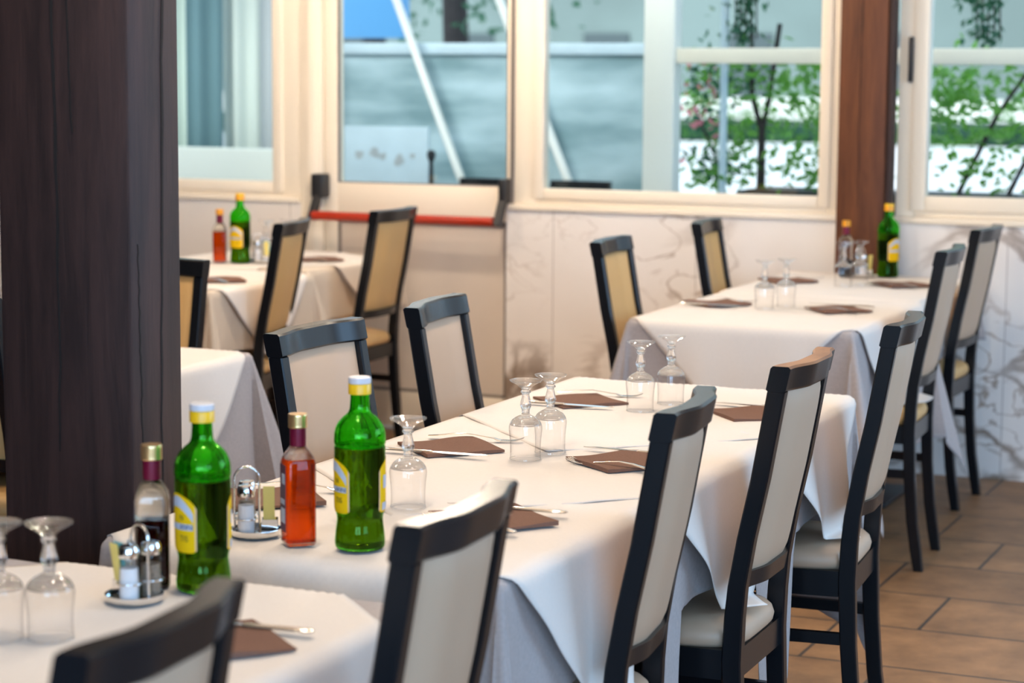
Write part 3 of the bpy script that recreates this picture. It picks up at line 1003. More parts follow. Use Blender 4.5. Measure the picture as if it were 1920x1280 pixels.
def all_tables():
    # near table
    rc = (-1.975, -1.300, 1.15, 2.622)
    table('dining_table', *rc, 'cloth covered table below the goblets and green bottle, with the timber post beyond it')
    seats = [seat_rect(-1.176, 1.70, -1), seat_rect(-1.158, 2.325, -1)]
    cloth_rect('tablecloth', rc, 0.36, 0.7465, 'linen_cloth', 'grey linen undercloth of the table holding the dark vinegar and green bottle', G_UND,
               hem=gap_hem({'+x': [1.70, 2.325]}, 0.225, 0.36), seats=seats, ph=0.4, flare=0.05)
    for k, cy in enumerate((1.52, 2.26)):
        cloth_diamond('overcloth', -1.64, cy, 0.60 if k else 0.60, rc, 0.7495 + 0.0018 * k, 'white_cloth',
                      ('white overcloth under the goblets at the picture edge', 'white overcloth under the dark vinegar bottle, draped toward the curved chair top')[k], G_OV, seats=seats, ph=k * 1.3, flare=0.07, zmin=0.5)
    # middle table: three square tables pushed together
    rc = (-1.928, -1.252, 2.815, 4.795)
    names = ('first table of the middle row, with the red vinegar and green bottle', 'central table of the middle row, under the crossed goblets and napkins', 'last table of the middle row, next to the aisle before the far tables')
    for k in range(3):
        table('dining_table', rc[0], rc[1], rc[2] + 0.66 * k, rc[2] + 0.66 * (k + 1), names[k])
    ys = [2.325, 3.238, 3.82, 4.53]
    seats = [seat_rect(-1.176, 3.238, -1), seat_rect(-1.160, 3.82, -1), seat_rect(-1.145, 4.53, -1), seat_rect(-1.158, 2.325, -1), seat_rect(-2.045, 3.84, 1), seat_rect(-2.045, 4.40, 1)]
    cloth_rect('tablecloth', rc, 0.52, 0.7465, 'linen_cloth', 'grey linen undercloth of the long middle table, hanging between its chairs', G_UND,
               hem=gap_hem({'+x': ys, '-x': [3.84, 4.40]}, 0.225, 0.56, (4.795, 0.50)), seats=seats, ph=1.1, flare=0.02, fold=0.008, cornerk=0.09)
    labs = ('white overcloth under the red vinegar and green bottle, its tip hanging by the chair seat', 'white overcloth at the centre of the middle table, tip on the worn chair', 'white overcloth at the far end of the middle table, its tip beside the last chair')
    for k in range(3):
        cloth_diamond('overcloth', -1.59, rc[2] + 0.33 + 0.66 * k, (0.66, 0.67, 0.66)[k], rc, 0.7495 + 0.0018 * k, 'white_cloth', labs[k], G_OV, seats=seats, ph=0.7 + k * 2.1, flare=0.09, fold=0.012)
    # far tables by the brown post
    rc = (-2.268, -1.585, 6.065, 6.945)
    table('dining_table', *rc, 'far table with the pair of goblets, in front of the wall table')
    seats = [seat_rect(-1.455, 6.495, -1), seat_rect(-2.362, 6.325, 1)]
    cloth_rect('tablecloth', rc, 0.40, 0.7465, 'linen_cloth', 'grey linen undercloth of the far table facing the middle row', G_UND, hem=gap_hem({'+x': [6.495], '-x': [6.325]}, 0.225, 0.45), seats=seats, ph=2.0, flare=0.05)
    cloth_diamond('overcloth', -1.927, 6.505, 0.76, rc, 0.7495, 'white_cloth', 'white overcloth of the far table, hanging in a broad triangle toward the middle row', G_OV, seats=seats, ph=0.2, flare=0.06, fold=0.006)
    rc = (-2.285, -1.60, 6.985, 7.835)
    table('dining_table', *rc, 'far table pushed against the wall below the brown post')
    seats = [seat_rect(-1.545, 7.455, -1), seat_rect(-2.375, 7.285, 1)]
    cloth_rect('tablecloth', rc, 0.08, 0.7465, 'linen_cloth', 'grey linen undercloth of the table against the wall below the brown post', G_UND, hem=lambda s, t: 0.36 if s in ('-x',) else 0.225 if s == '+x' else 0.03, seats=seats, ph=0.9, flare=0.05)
    cloth_rect('overcloth', rc, 0.08, 0.7495, 'white_cloth', 'white overcloth of the table against the wall below the brown post', G_OV, hem=lambda s, t: 0.20 if s in ('-x', '+x') else 0.034, seats=seats, ph=2.9, flare=0.07)
    # corner tables in front of the door
    rc = (-4.50, -3.830, 6.205, 6.905)
    table('dining_table', *rc, 'corner table in front of the bottles by the half wall')
    seats = [seat_rect(-3.765, 6.55, -1)]
    cloth_rect('tablecloth', rc, 0.36, 0.7465, 'beige_cloth', 'beige undercloth of the corner table, hanging beside the tan chair', G_UND, hem=gap_hem({'+x': [6.55]}, 0.225, 0.42), seats=seats, ph=0.3, flare=0.06)
    cloth_diamond('overcloth', -4.165, 6.555, 0.64, rc, 0.7495, 'white_cloth', 'cream overcloth of the corner table under the napkin beside the post', G_OV, seats=seats, ph=1.9, flare=0.07)
    rc = (-4.62, -3.925, 7.055, 7.78)
    table('dining_table', *rc, 'corner table with the green bottle and red vinegar, against the half wall')
    seats = [seat_rect(-3.780, 7.345, -1)]
    cloth_rect('tablecloth', rc, 0.10, 0.7465, 'beige_cloth', 'beige undercloth of the corner table beneath the red bar', G_UND, hem=lambda s, t: 0.225 if s == '+x' else 0.07, seats=seats, ph=1.6, flare=0.06)
    cloth_diamond('overcloth', -4.27, 7.40, 0.50, rc, 0.7495, 'white_cloth', 'cream overcloth under the green bottle at the half wall', G_OV, seats=seats, ph=0.1, flare=0.07)
    # small side table behind the timber post
    rc = (-3.60, -2.890, 4.20, 4.872)
    table('dining_table', *rc, 'small side table half hidden by the timber post')
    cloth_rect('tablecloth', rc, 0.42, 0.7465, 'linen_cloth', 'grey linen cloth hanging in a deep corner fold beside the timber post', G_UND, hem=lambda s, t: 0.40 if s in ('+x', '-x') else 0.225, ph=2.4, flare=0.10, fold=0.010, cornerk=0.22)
    cloth_diamond('overcloth', -3.245, 4.536, 0.66, rc, 0.7495, 'white_cloth', 'white overcloth of the small side table beside the timber post', G_OV, ph=0.9, flare=0.13, fold=0.004)
all_tables()

# ------------------------------------------------------------------ tableware
Z0 = 0.7545
def make_goblet(label):
    root = empty('goblet')
    tag(root, label, 'glass', 'upturned goblets')
    bm = bmesh.new()                                    # bowl, rim down
    lathe(bm, smooth_prof([(0.0298, 0.0), (0.0292, 0.006), (0.0290, 0.02), (0.0296, 0.036), (0.0312, 0.052), (0.0318, 0.060), (0.0300, 0.068), (0.0245, 0.076), (0.016, 0.0815), (0.0095, 0.0845)], 4), 40, cap0=False, cap1=False)
    obj('bowl', bm, 'bowl_glass', root, 80)
    bm = bmesh.new()
    lathe(bm, [(0.0301, 0.0), (0.0301, 0.0016), (0.0293, 0.0016), (0.0293, 0.0), (0.0301, 0.0)], 40, cap0=False, cap1=False)
    obj('rim', bm, 'stem_glass', root, 80)
    bm = bmesh.new()                                    # thick base of the bowl and the baluster stem
    lathe(bm, smooth_prof([(0.0, 0.0745), (0.012, 0.0735), (0.024, 0.0695), (0.0293, 0.0655), (0.0300, 0.0682), (0.0250, 0.0758), (0.0165, 0.0815), (0.0098, 0.0850), (0.0072, 0.0885), (0.0078, 0.0915), (0.0072, 0.0935), (0.0092, 0.0975), (0.0108, 0.1030), (0.0100, 0.1090), (0.0078, 0.1180), (0.0068, 0.1245), (0.0092, 0.1270), (0.0100, 0.1290), (0.0088, 0.1312), (0.0066, 0.1330), (0.0090, 0.1350), (0.0, 0.1350)], 3), 24)
    obj('stem', bm, 'stem_glass', root, 80)
    bm = bmesh.new()
    lathe(bm, smooth_prof([(0.0, 0.1351), (0.0088, 0.1352), (0.0125, 0.1385), (0.0190, 0.1432), (0.0265, 0.1470), (0.0305, 0.1495), (0.0312, 0.1510), (0.0300, 0.1522), (0.0200, 0.1512), (0.0, 0.1500)], 3), 40)
    obj('foot', bm, 'foot_glass', root, 80)
    return root

def goblets():
    spots = [
        ((-1.596, 3.712), 'upturned goblet in the middle table centre, nearer the fork tines than its twin'),
        ((-1.582, 3.800), 'upturned goblet in the middle table centre, just behind its twin'),
        ((-1.606, 4.365), 'upturned goblet before the far table cloth, close to the knife on the brown napkin'),
        ((-1.580, 4.490), 'upturned goblet before the far table cloth, beside the gleaming chair rail'),
        ((-1.594, 3.208), 'upturned goblet standing alone beside the green bottle with yellow labels'),
        ((-1.640, 3.128), 'upturned goblet mostly hidden behind the green bottle with yellow labels'),
        ((-1.632, 2.250), 'upturned goblet in full view before the timber post, by the sugar sachets'),
        ((-1.690, 2.222), 'upturned goblet cut by the picture edge before the timber post'),
        ((-1.976, 6.484), 'upturned goblet on the far table, the one over the folded napkin'),
        ((-1.935, 6.580), 'upturned goblet on the far table, the one nearest the wall table'),
        ((-1.950, 7.325), 'upturned goblet on the wall table below the brown post, over the pale vinegar bottle'),
        ((-1.912, 7.405), 'upturned goblet on the wall table next to the salt and pepper caddy'),
        ((-4.262, 7.330), 'upturned goblet behind the sachets on the corner table'),
        ((-4.205, 7.400), 'upturned goblet behind the tan chair on the corner table'),
        ((-3.560, 4.700), 'upturned goblet seen past the outer edge of the timber post'),
    ]
    first = None
    for (x, y), lab in spots:
        if first is None:
            first = make_goblet(lab)
            o = first
        else:
            o = dup(first, label=lab)
        o.location = (x, y, Z0)
goblets()

# olive oil bottle ------------------------------------------------
OIL = [(0.0, 0.0), (0.034, 0.0), (0.0375, 0.003), (0.0385, 0.012), (0.0372, 0.028), (0.0352, 0.044), (0.0362, 0.054), (0.0388, 0.064), (0.0392, 0.080), (0.0392, 0.150), (0.0392, 0.158), (0.0376, 0.1605), (0.0394, 0.163), (0.0395, 0.172), (0.0385, 0.182), (0.0345, 0.193), (0.0270, 0.2025), (0.0190, 0.2095), (0.0158, 0.2160), (0.0148, 0.226), (0.0142, 0.238), (0.0142, 0.244), (0.0, 0.244)]
def bend_patch(bm, a0, a1, zf0, zf1, rfun, n=22, m=10, mi=0, edge=None, lift=0.0006):
    """curved label between the azimuths a0..a1 (degrees)"""
    V = []
    for i in range(n + 1):
        q = i / n
        a = R(a0 + (a1 - a0) * q)
        row = []
        for j in range(m + 1):
            zz = zf0(q) + (zf1(q) - zf0(q)) * j / m
            r = rfun(zz) + lift
            row.append(bm.verts.new((r * math.cos(a), r * math.sin(a), zz)))
        V.append(row)
    for i in range(n):
        for j in range(m):
            f = bm.faces.new((V[i][j], V[i + 1][j], V[i + 1][j + 1], V[i][j + 1]))
            f.material_index = edge if edge is not None and (i < 1 or i >= n - 1) else mi

def oil_r(z):
    prev = OIL[1]
    for p in OIL[2:]:
        if z <= p[1]:
            k = (z - prev[1]) / max(1e-6, p[1] - prev[1])
            return prev[0] + (p[0] - prev[0]) * k
        prev = p
    return prev[0]

def text_patch(txt, size, a_c, z_c, rfun, mname, parent, name='label_text', lift=0.0012):
    cu = bpy.data.curves.new('t', 'FONT')
    cu.body = txt; cu.size = size; cu.align_x = 'CENTER'; cu.align_y = 'CENTER'; cu.resolution_u = 3
    to = bpy.data.objects.new('t', cu)
    COL.objects.link(to)
    dg = bpy.context.evaluated_depsgraph_get()
    me = bpy.data.meshes.new_from_object(to.evaluated_get(dg))
    COL.objects.unlink(to); bpy.data.objects.remove(to)
    bm = bmesh.new(); bm.from_mesh(me); bpy.data.meshes.remove(me)
    for v in bm.verts:
        z = z_c + v.co.y
        r = rfun(z) + lift
        a = R(a_c) + v.co.x / r
        v.co = (r * math.cos(a), r * math.sin(a), z)
    for f in bm.faces:
        f.material_index = 0
    return obj(name, bm, mname, parent, None)

def make_oil_bottle(label, cap='yellow_cap', cap_top='pale_cap'):
    root = empty('oil_bottle')
    tag(root, label, 'bottle', 'green olive oil bottles')
    bm = bmesh.new()
    lathe(bm, smooth_prof(OIL[1:-1], 3), 40, cap0=True, cap1=False)
    # hollow above the oil: the air side of the glass
    lathe(bm, smooth_prof([(0.0368, 0.1585), (0.0355, 0.1605), (0.0370, 0.163), (0.0371, 0.172), (0.0361, 0.181), (0.0322, 0.191), (0.0248, 0.2003), (0.0166, 0.2075), (0.0134, 0.2145), (0.0124, 0.226), (0.0118, 0.238), (0.0118, 0.244)], 3), 40, cap0=True, cap1=False)
    o = obj('glass_body', bm, 'green_glass', root, 60, recalc=False)
    me = o.data
    nprof = len(smooth_prof(OIL[1:-1], 3))
    # outer wall faces outward, inner wall faces the air inside
    bm = bmesh.new(); bm.from_mesh(me)
    for f in bm.faces:
        c = f.calc_center_median()
        f.normal_update()
        outward = f.normal.x * c.x + f.normal.y * c.y
        inner = f.verts[0].index >= nprof * 40
        if len(f.verts) > 6:
            want = f.normal.z < 0 if not inner else f.normal.z > 0
            if not want:
                f.normal_flip()
        elif (outward > 0) == inner:
            f.normal_flip()
    bm.to_mesh(me); bm.free()
    bm = bmesh.new()
    lathe(bm, [(0.0, 0.0045), (0.0330, 0.0045), (0.0362, 0.012), (0.0348, 0.028), (0.0328, 0.044), (0.0338, 0.054), (0.0364, 0.064), (0.0368, 0.080), (0.0368, 0.1575), (0.0, 0.1575)], 36)
    obj('oil', bm, 'oil_dark', root, 40)
    bm = bmesh.new()
    lathe(bm, [(0.0, 0.2445), (0.0158, 0.2445), (0.0168, 0.2395), (0.0175, 0.2395), (0.0175, 0.2545), (0.0169, 0.2555), (0.0, 0.2555)], 32)
    c = obj('cap', bm, cap, root, 40)
    bm = bmesh.new()
    lathe(bm, [(0.0, 0.2556), (0.0168, 0.2556), (0.0176, 0.2565), (0.0174, 0.2640), (0.0160, 0.2655), (0.0, 0.2655)], 32)
    obj('cap_top', bm, cap_top, c, 40)
    def ztop(q):
        return 0.128 + 0.014 * math.sin(PI * min(1, max(0, q))) - 0.006 * (abs(2 * q - 1) ** 8)
    def zbot(q):
        return 0.0585 + 0.005 * (abs(2 * q - 1) ** 8)
    for a_c, front in ((0, True), (173, False)):
        bm = bmesh.new()
        bend_patch(bm, a_c - 51, a_c + 51, zbot, ztop, oil_r, 26, 14, 0, 1)
        lb = obj('label', bm, ['yellow_paper', 'label_edge'], root, 80)
        if front:
            lb['label'] = 'yellow front label with a pale blue arch'
            bm = bmesh.new()
            def arch0(q): return 0.1015 + 0.022 * math.sin(PI * q) ** 0.8
            def arch1(q): return 0.1145 + 0.024 * math.sin(PI * q) ** 0.8
            bend_patch(bm, a_c - 44, a_c + 44, arch0, lambda q: min(arch1(q), ztop(0.5 + (q - 0.5) * 0.86) - 0.003), oil_r, 24, 4, 0, None, 0.0011)
            obj('label_band', bm, 'pale_print', lb, 80)
            bm = bmesh.new()
            bend_patch(bm, a_c - 44, a_c + 44, lambda q: 0.0915, lambda q: 0.1000, oil_r, 20, 2, 0, None, 0.0011)
            obj('label_band', bm, 'pale_print', lb, 80)
            text_patch('N', 0.011, a_c + 16, 0.1085, oil_r, 'ink', lb)
            text_patch('ANNI', 0.0095, a_c + 28, 0.0957, oil_r, 'navy_print', lb, lift=0.0017)
            text_patch('TIS', 0.0115, a_c + 22, 0.0790, oil_r, 'ink', lb)
        else:
            bm = bmesh.new()
            bend_patch(bm, a_c - 36, a_c + 36, lambda q: 0.096, lambda q: 0.116, oil_r, 20, 3, 0, None, 0.0011)
            obj('label_box', bm, 'pale_print', lb, 80)
            bm = bmesh.new()
            bend_patch(bm, a_c - 40, a_c - 8, lambda q: 0.062, lambda q: 0.074, oil_r, 12, 3, 0, None, 0.0011)
            obj('label_box', bm, 'pale_print', lb, 80)
    return root

# vinegar bottle --------------------------------------------------
def rsq(h, c, z, n=5):
    """rounded square ring, half side h, corner radius c"""
    pts = []
    for k in range(4):
        a0 = PI / 2 * k
        sx, sy = (1, 1) if k == 0 else (-1, 1) if k == 1 else (-1, -1) if k == 2 else (1, -1)
        for i in range(n + 1):
            a = a0 + PI / 2 * i / n
            pts.append((sx * (h - c) + c * math.cos(a), sy * (h - c) + c * math.sin(a), z))
    return pts

def make_vinegar(label, liq, level, cap='gold_cap'):
    root = empty('vinegar_bottle')
    tag(root, label, 'bottle', 'square vinegar bottles')
    bm = bmesh.new()
    H = 0.0238
    prof = [(H - 0.003, 0.006, 0.0), (H, 0.008, 0.004), (H, 0.008, 0.06), (H, 0.008, 0.128), (H - 0.0012, 0.012, 0.136), (H - 0.005, 0.0145, 0.144), (0.0140, 0.0137, 0.151), (0.0118, 0.0117, 0.156), (0.0112, 0.0111, 0.170), (0.0112, 0.0111, 0.190)]
    loft(bm, [rsq(h, c, z) for h, c, z in prof])
    inner = [(h - 0.0022, max(0.001, c - 0.0012), z) for h, c, z in prof if z >= level]
    hs = H - 0.0022
    inner = [(hs, 0.0068, level + 0.0006)] + inner
    vr = loft(bm, [rsq(h, c, min(z, 0.1885)) for h, c, z in inner])
    bmesh.ops.recalc_face_normals(bm, faces=bm.faces)
    n_out = len(prof) * 24
    bm.verts.index_update()
    for f in bm.faces:
        if min(v.index for v in f.verts) >= n_out:
            f.normal_flip()
    obj('glass_body', bm, 'clear_bottle', root, 35, recalc=False)
    bm = bmesh.new()
    loft(bm, [rsq(hs, 0.0066, z) for z in (0.005, 0.05, level)])
    obj('vinegar', bm, liq, root, 35)
    bm = bmesh.new()
    lathe(bm, [(0.0, 0.1545), (0.0125, 0.1545), (0.0127, 0.172), (0.0125, 0.1825), (0.0, 0.1825)], 28)
    obj('neck_foil', bm, 'wine_foil', root, 40)
    bm = bmesh.new()
    pr = [(0.0, 0.1826), (0.0145, 0.1826), (0.0150, 0.1836)]
    for k in range(5):
        pr += [(0.0150, 0.185 + k * 0.0034), (0.0146, 0.1866 + k * 0.0034)]
    pr += [(0.0150, 0.2025), (0.0142, 0.2040), (0.0, 0.2040)]
    lathe(bm, pr, 32)
    obj('cap', bm, cap, root, 50)
    # paper label on one face with paler print blocks
    bm = bmesh.new()
    x = -H - 0.0004
    box(bm, x - 0.0004, x, -0.0165, 0.0165, 0.022, 0.126)
    lb = obj('label', bm, 'purple_paper', root)
    lb['label'] = 'dark purple label with pale print'
    for z0, z1, y0, y1 in ((0.096, 0.112, -0.012, 0.004), (0.035, 0.058, -0.012, 0.010), (0.064, 0.072, -0.010, 0.012)):
        bm = bmesh.new(); box(bm, x - 0.0008, x - 0.0004, y0, y1, z0, z1)
        obj('label_print', bm, 'pale_print', lb)
    return root

def make_caddy(label):
    root = empty('condiment_caddy')
    tag(root, label, 'caddy', 'chrome condiment caddies')
    bm = bmesh.new()
    lathe(bm, [(0.0, 0.0), (0.036, 0.0), (0.039, 0.002), (0.0405, 0.006), (0.0405, 0.011), (0.0395, 0.011), (0.039, 0.0035), (0.0, 0.003)], 40)
    obj('tray', bm, 'chrome', root, 40)
    bm = bmesh.new()
    pts = [(0.0, 0.0, 0.003), (0.0, 0.0, 0.066)]
    for k in range(13):
        a = -PI / 2 + PI * k / 12
    tube(bm, [(0, -0.033, 0.003), (0, -0.033, 0.088)] + [(0, -0.0135 - 0.0195 * math.cos(PI * k / 10), 0.088 + 0.021 * math.sin(PI * k / 10)) for k in range(1, 10)] + [(0, 0.006, 0.088), (0, 0.006, 0.003)], 0.0021, 8)
    obj('handle', bm, 'chrome', root, 60)
    bm = bmesh.new()
    for s in (-1, 1):                                    # ring guards round the shakers
        tube(bm, [(s * 0.0185 + 0.0172 * math.cos(2 * PI * k / 24), -0.014 + 0.0172 * math.sin(2 * PI * k / 24), 0.030) for k in range(25)], 0.0012, 6, cap=False)
    obj('ring_guard', bm, 'chrome', root, 60)
    bm = bmesh.new()                                     # slot for the sachets
    for s in (-1, 1):
        box(bm, s * 0.011 - 0.0006, s * 0.011 + 0.0006, 0.0095, 0.035, 0.003, 0.026)
    obj('sachet_slot', bm, 'chrome', root)
    return root

def make_shaker(name, label, fill):
    root = empty(name)
    tag(root, label, 'shaker', 'salt and pepper shakers')
    bm = bmesh.new()
    lathe(bm, [(0.0, 0.0), (0.0135, 0.0), (0.0150, 0.002), (0.0145, 0.02), (0.0135, 0.055), (0.0125, 0.062), (0.0, 0.062)], 28)
    obj('body', bm, 'bowl_glass', root, 40)
    bm = bmesh.new()
    lathe(bm, [(0.0, 0.002), (0.0130, 0.002), (0.0132, 0.02), (0.0122, 0.048), (0.0, 0.048)], 24)
    obj('filling', bm, fill, root, 40)
    bm = bmesh.new()
    lathe(bm, [(0.0, 0.0621), (0.0138, 0.0621), (0.0140, 0.064), (0.0138, 0.074), (0.0115, 0.079), (0.0, 0.0805)], 28)
    obj('cap', bm, 'chrome', root, 40)
    return root

def make_sachet(name, label, m, w=0.018, h=0.076):
    bm = bmesh.new()
    n = 8
    rings = []
    for k in range(n + 1):
        z = h * k / n
        t = 0.0004 + 0.0012 * math.sin(PI * k / n)
        rings.append([(-w / 2, -0.0003, z), (-w / 4, -t, z), (w / 4, -t, z), (w / 2, -0.0003, z), (w / 2, 0.0003, z), (w / 4, t, z), (-w / 4, t, z), (-w / 2, 0.0003, z)])
    loft(bm, rings)
    return tag(obj(name, bm, m, None, 50), label, 'sachet', 'sugar sachets in the caddies')

def condiments():
    o1 = make_oil_bottle('green olive oil bottle with yellow labels on the middle table, beside the red vinegar')
    o1.location = (-1.520, 2.893, Z0); o1.rotation_euler = (0, 0, R(-137))
    o2 = dup(o1, (-1.594, 2.560, Z0), R(-122), 'green olive oil bottle with yellow label beside the timber post and dark vinegar')
    o3 = make_oil_bottle('green olive oil bottle against the brown post by the window', 'orange_cap', 'yellow_cap')
    o3.location = (-1.895, 7.742, Z0); o3.rotation_euler = (0, 0, R(-26))
    dup(o3, (-4.263, 7.135, Z0), R(-95), 'green olive oil bottle on the corner table below the half wall')
    v1 = make_vinegar('square bottle of red vinegar with a gold cap beside the green bottle', 'red_vinegar', 0.134)
    v1.location = (-1.619, 2.877, Z0); v1.rotation_euler = (0, 0, R(44))
    v2 = make_vinegar('square bottle of dark vinegar in front of the timber post', 'balsamic', 0.098)
    v2.location = (-1.668, 2.545, Z0); v2.rotation_euler = (0, 0, R(30))
    v3 = make_vinegar('bottle of red vinegar with an orange cap on the corner table below the half wall', 'red_vinegar', 0.118, 'orange_cap')
    v3.location = (-4.338, 7.110, Z0); v3.rotation_euler = (0, 0, R(20))
    v4 = make_vinegar('dark vinegar bottle with an orange cap standing in front of the brown post', 'balsamic', 0.06, 'orange_cap')
    v4.location = (-2.035, 7.675, Z0); v4.rotation_euler = (0, 0, R(20))
    c1 = make_caddy('chrome condiment caddy on the middle table, beside the red vinegar')
    cads = [((-1.712, 2.905), R(-62), None), ((-1.645, 2.462), R(70), 'chrome condiment caddy in front of the dark vinegar bottle'),
            ((-1.972, 7.690), R(-40), 'chrome condiment caddy beside the green bottle at the brown post'), ((-4.205, 7.190), R(-60), 'chrome condiment caddy beside the green bottle on the corner table')]
    where = ('on the middle table beside the red vinegar', 'in the caddy before the dark vinegar bottle', 'by the brown post', 'on the corner table below the half wall')
    salt = pep = sy = sc = sw = None
    for k, ((x, y), rz, lab) in enumerate(cads):
        c = c1 if k == 0 else dup(c1, label=lab)
        c.location = (x, y, Z0); c.rotation_euler = (0, 0, rz)
        M = Matrix.Translation((x, y, Z0)) @ Matrix.Rotation(rz, 4, 'Z')
        def put(o, lx, ly, lz, tilt=(0, 0, 0)):
            o.location = M @ Vector((lx, ly, lz)); o.rotation_euler = (tilt[0], tilt[1], rz + tilt[2])
        if salt is None:
            salt = make_shaker('salt_shaker', 'glass salt shaker with white salt ' + where[0], 'salt'); s = salt
        else:
            s = dup(salt, label='glass salt shaker with chrome cap ' + where[k])
        put(s, -0.0185 if k == 1 else 0.0185, -0.014, 0.0036)
        if pep is None:
            pep = make_shaker('pepper_shaker', 'glass pepper shaker with chrome cap ' + where[0], 'pepper'); p = pep
        else:
            p = dup(pep, label='glass pepper shaker with chrome cap ' + where[k])
        put(p, 0.0185 if k == 1 else -0.0185, -0.014, 0.0036)
        if sy is None:
            sy = make_sachet('sugar_sachet', 'yellow sugar sachet ' + where[0], 'sachet_yellow'); a = sy
        else:
            a = dup(sy, label='yellow sugar sachet ' + where[k])
        front = 1 if k != 1 else -1                      # which local x faces the room
        put(a, 0.0065 * front, 0.0215, 0.0045, (R(6 if k != 1 else -9), 0, PI / 2))
        if k in (0, 2):
            continue
        if sc is None:
            sc = make_sachet('sugar_sachet', 'pale blue sugar sachet ' + where[k], 'sachet_cyan', 0.023); b = sc
        else:
            b = dup(sc, label='pale blue sugar sachet ' + where[k])
        put(b, 0.0015 * front, 0.0225, 0.0045, (R(-6), 0, PI / 2))
        if k == 1:
            sw = make_sachet('sugar_sachet', 'white sugar sachet ' + where[k], 'sachet_white', 0.018)
            put(sw, -0.0045 * front, 0.0190, 0.0045, (R(4), 0, PI / 2))
condiments()

# place settings ---------------------------------------------------
def make_napkin(label, seed):
    random.seed(seed)
    bm = bmesh.new()
    h = 0.080
    n = 12
    ph = random.uniform(0, 6)
    layers = []
    for L in (0, 1):
        V = []
        for i in range(n + 1):
            row = []
            for j in range(n + 1):
                a, b = -h + 2 * h * i / n, -h + 2 * h * j / n
                wv = 0.0035 * (0.5 + 0.5 * math.sin(a * 42 + ph)) + 0.0025 * (0.5 + 0.5 * math.sin((a + b) * 30 + ph * 2))
                e = max(abs(a), abs(b)) / h
                z = 0.0006 + (0.0022 + wv * (0.4 + 0.6 * e)) * L
                row.append(bm.verts.new((a, b, z)))
            V.append(row)
        layers.append(V)
    a, b = layers
    for i in range(n):
        for j in range(n):
            bm.faces.new((b[i][j], b[i + 1][j], b[i + 1][j + 1], b[i][j + 1]))
            bm.faces.new((a[i][j], a[i][j + 1], a[i + 1][j + 1], a[i + 1][j]))
    for k in range(n):
        bm.faces.new((a[k][0], a[k + 1][0], b[k + 1][0], b[k][0])); bm.faces.new((a[k][n], b[k][n], b[k + 1][n], a[k + 1][n]))
        bm.faces.new((a[0][k], b[0][k], b[0][k + 1], a[0][k + 1])); bm.faces.new((a[n][k], a[n][k + 1], b[n][k + 1], b[n][k]))
    return tag(obj('napkin', bm, 'napkin_paper', None, 50), label, 'napkin', 'brown paper napkins')

def make_fork(label):
    """local x runs from the handle end (0) to the tine tips"""
    root = empty('fork')
    tag(root, label, 'fork', 'steel forks')
    L = 0.195
    def zc(x):
        return 0.0050 + 0.0075 * math.sin(PI * min(1, x / 0.145)) ** 2 - (0.006 * math.sin(PI * (x - 0.135) / 0.06) if x > 0.135 else 0)
    bm = bmesh.new()
    rings = []
    for x, w in ((0, 0.0042), (0.004, 0.0078), (0.02, 0.0085), (0.05, 0.0066), (0.08, 0.0040), (0.11, 0.0026), (0.125, 0.0030), (0.135, 0.0062), (0.142, 0.0098), (0.150, 0.0110)):
        z = max(0.0016, zc(x))
        t = 0.0010
        rings.append([(x, -w, z), (x, 0, z - t), (x, w, z), (x, w * .6, z + t), (x, -w * .6, z + t)])
    loft(bm, rings)
    obj('handle', bm, 'steel', root, 60)
    for k in range(4):
        bm = bmesh.new()
        y = -0.0094 + 0.00627 * k
        rings = []
        for x in (0.1495, 0.158, 0.170, 0.182, L):
            w = 0.0016 * (1 - 0.4 * (x - 0.15) / 0.045)
            z = max(0.0016, zc(x)) + (0.003 * ((x - 0.17) / 0.025) if x > 0.17 else 0)
            rings.append([(x, y - w, z - 0.0008), (x, y + w, z - 0.0008), (x, y + w, z + 0.0008), (x, y - w, z + 0.0008)])
        loft(bm, rings)
        obj('tine', bm, 'steel', root, 60)
    return root

def make_knife(label):
    root = empty('knife')
    tag(root, label, 'knife', 'steel knives')
    bm = bmesh.new()
    rings = []
    for x, w, t in ((0, 0.004, 0.0012), (0.004, 0.0074, 0.0026), (0.03, 0.0078, 0.0030), (0.07, 0.0068, 0.0028), (0.095, 0.0060, 0.0026), (0.100, 0.0048, 0.0018)):
        rings.append([(x, w * math.cos(a), 0.0064 + t * math.sin(a)) for a in [2 * PI * k / 12 for k in range(12)]])
    loft(bm, rings)
    obj('handle', bm, 'steel', root, 60)
    bm = bmesh.new()
    rings = []
    for x, y0, y1 in ((0.099, -0.0045, 0.0045), (0.112, -0.0075, 0.0062), (0.15, -0.0090, 0.0066), (0.185, -0.0080, 0.0062), (0.205, -0.002, 0.0055), (0.213, 0.003, 0.0045)):
        rings.append([(x, y0, 0.0060), (x, y1, 0.0055), (x, y1, 0.0073), (x, y0, 0.0064)])
    loft(bm, rings)
    obj('blade', bm, 'steel', root, 60)
    return root

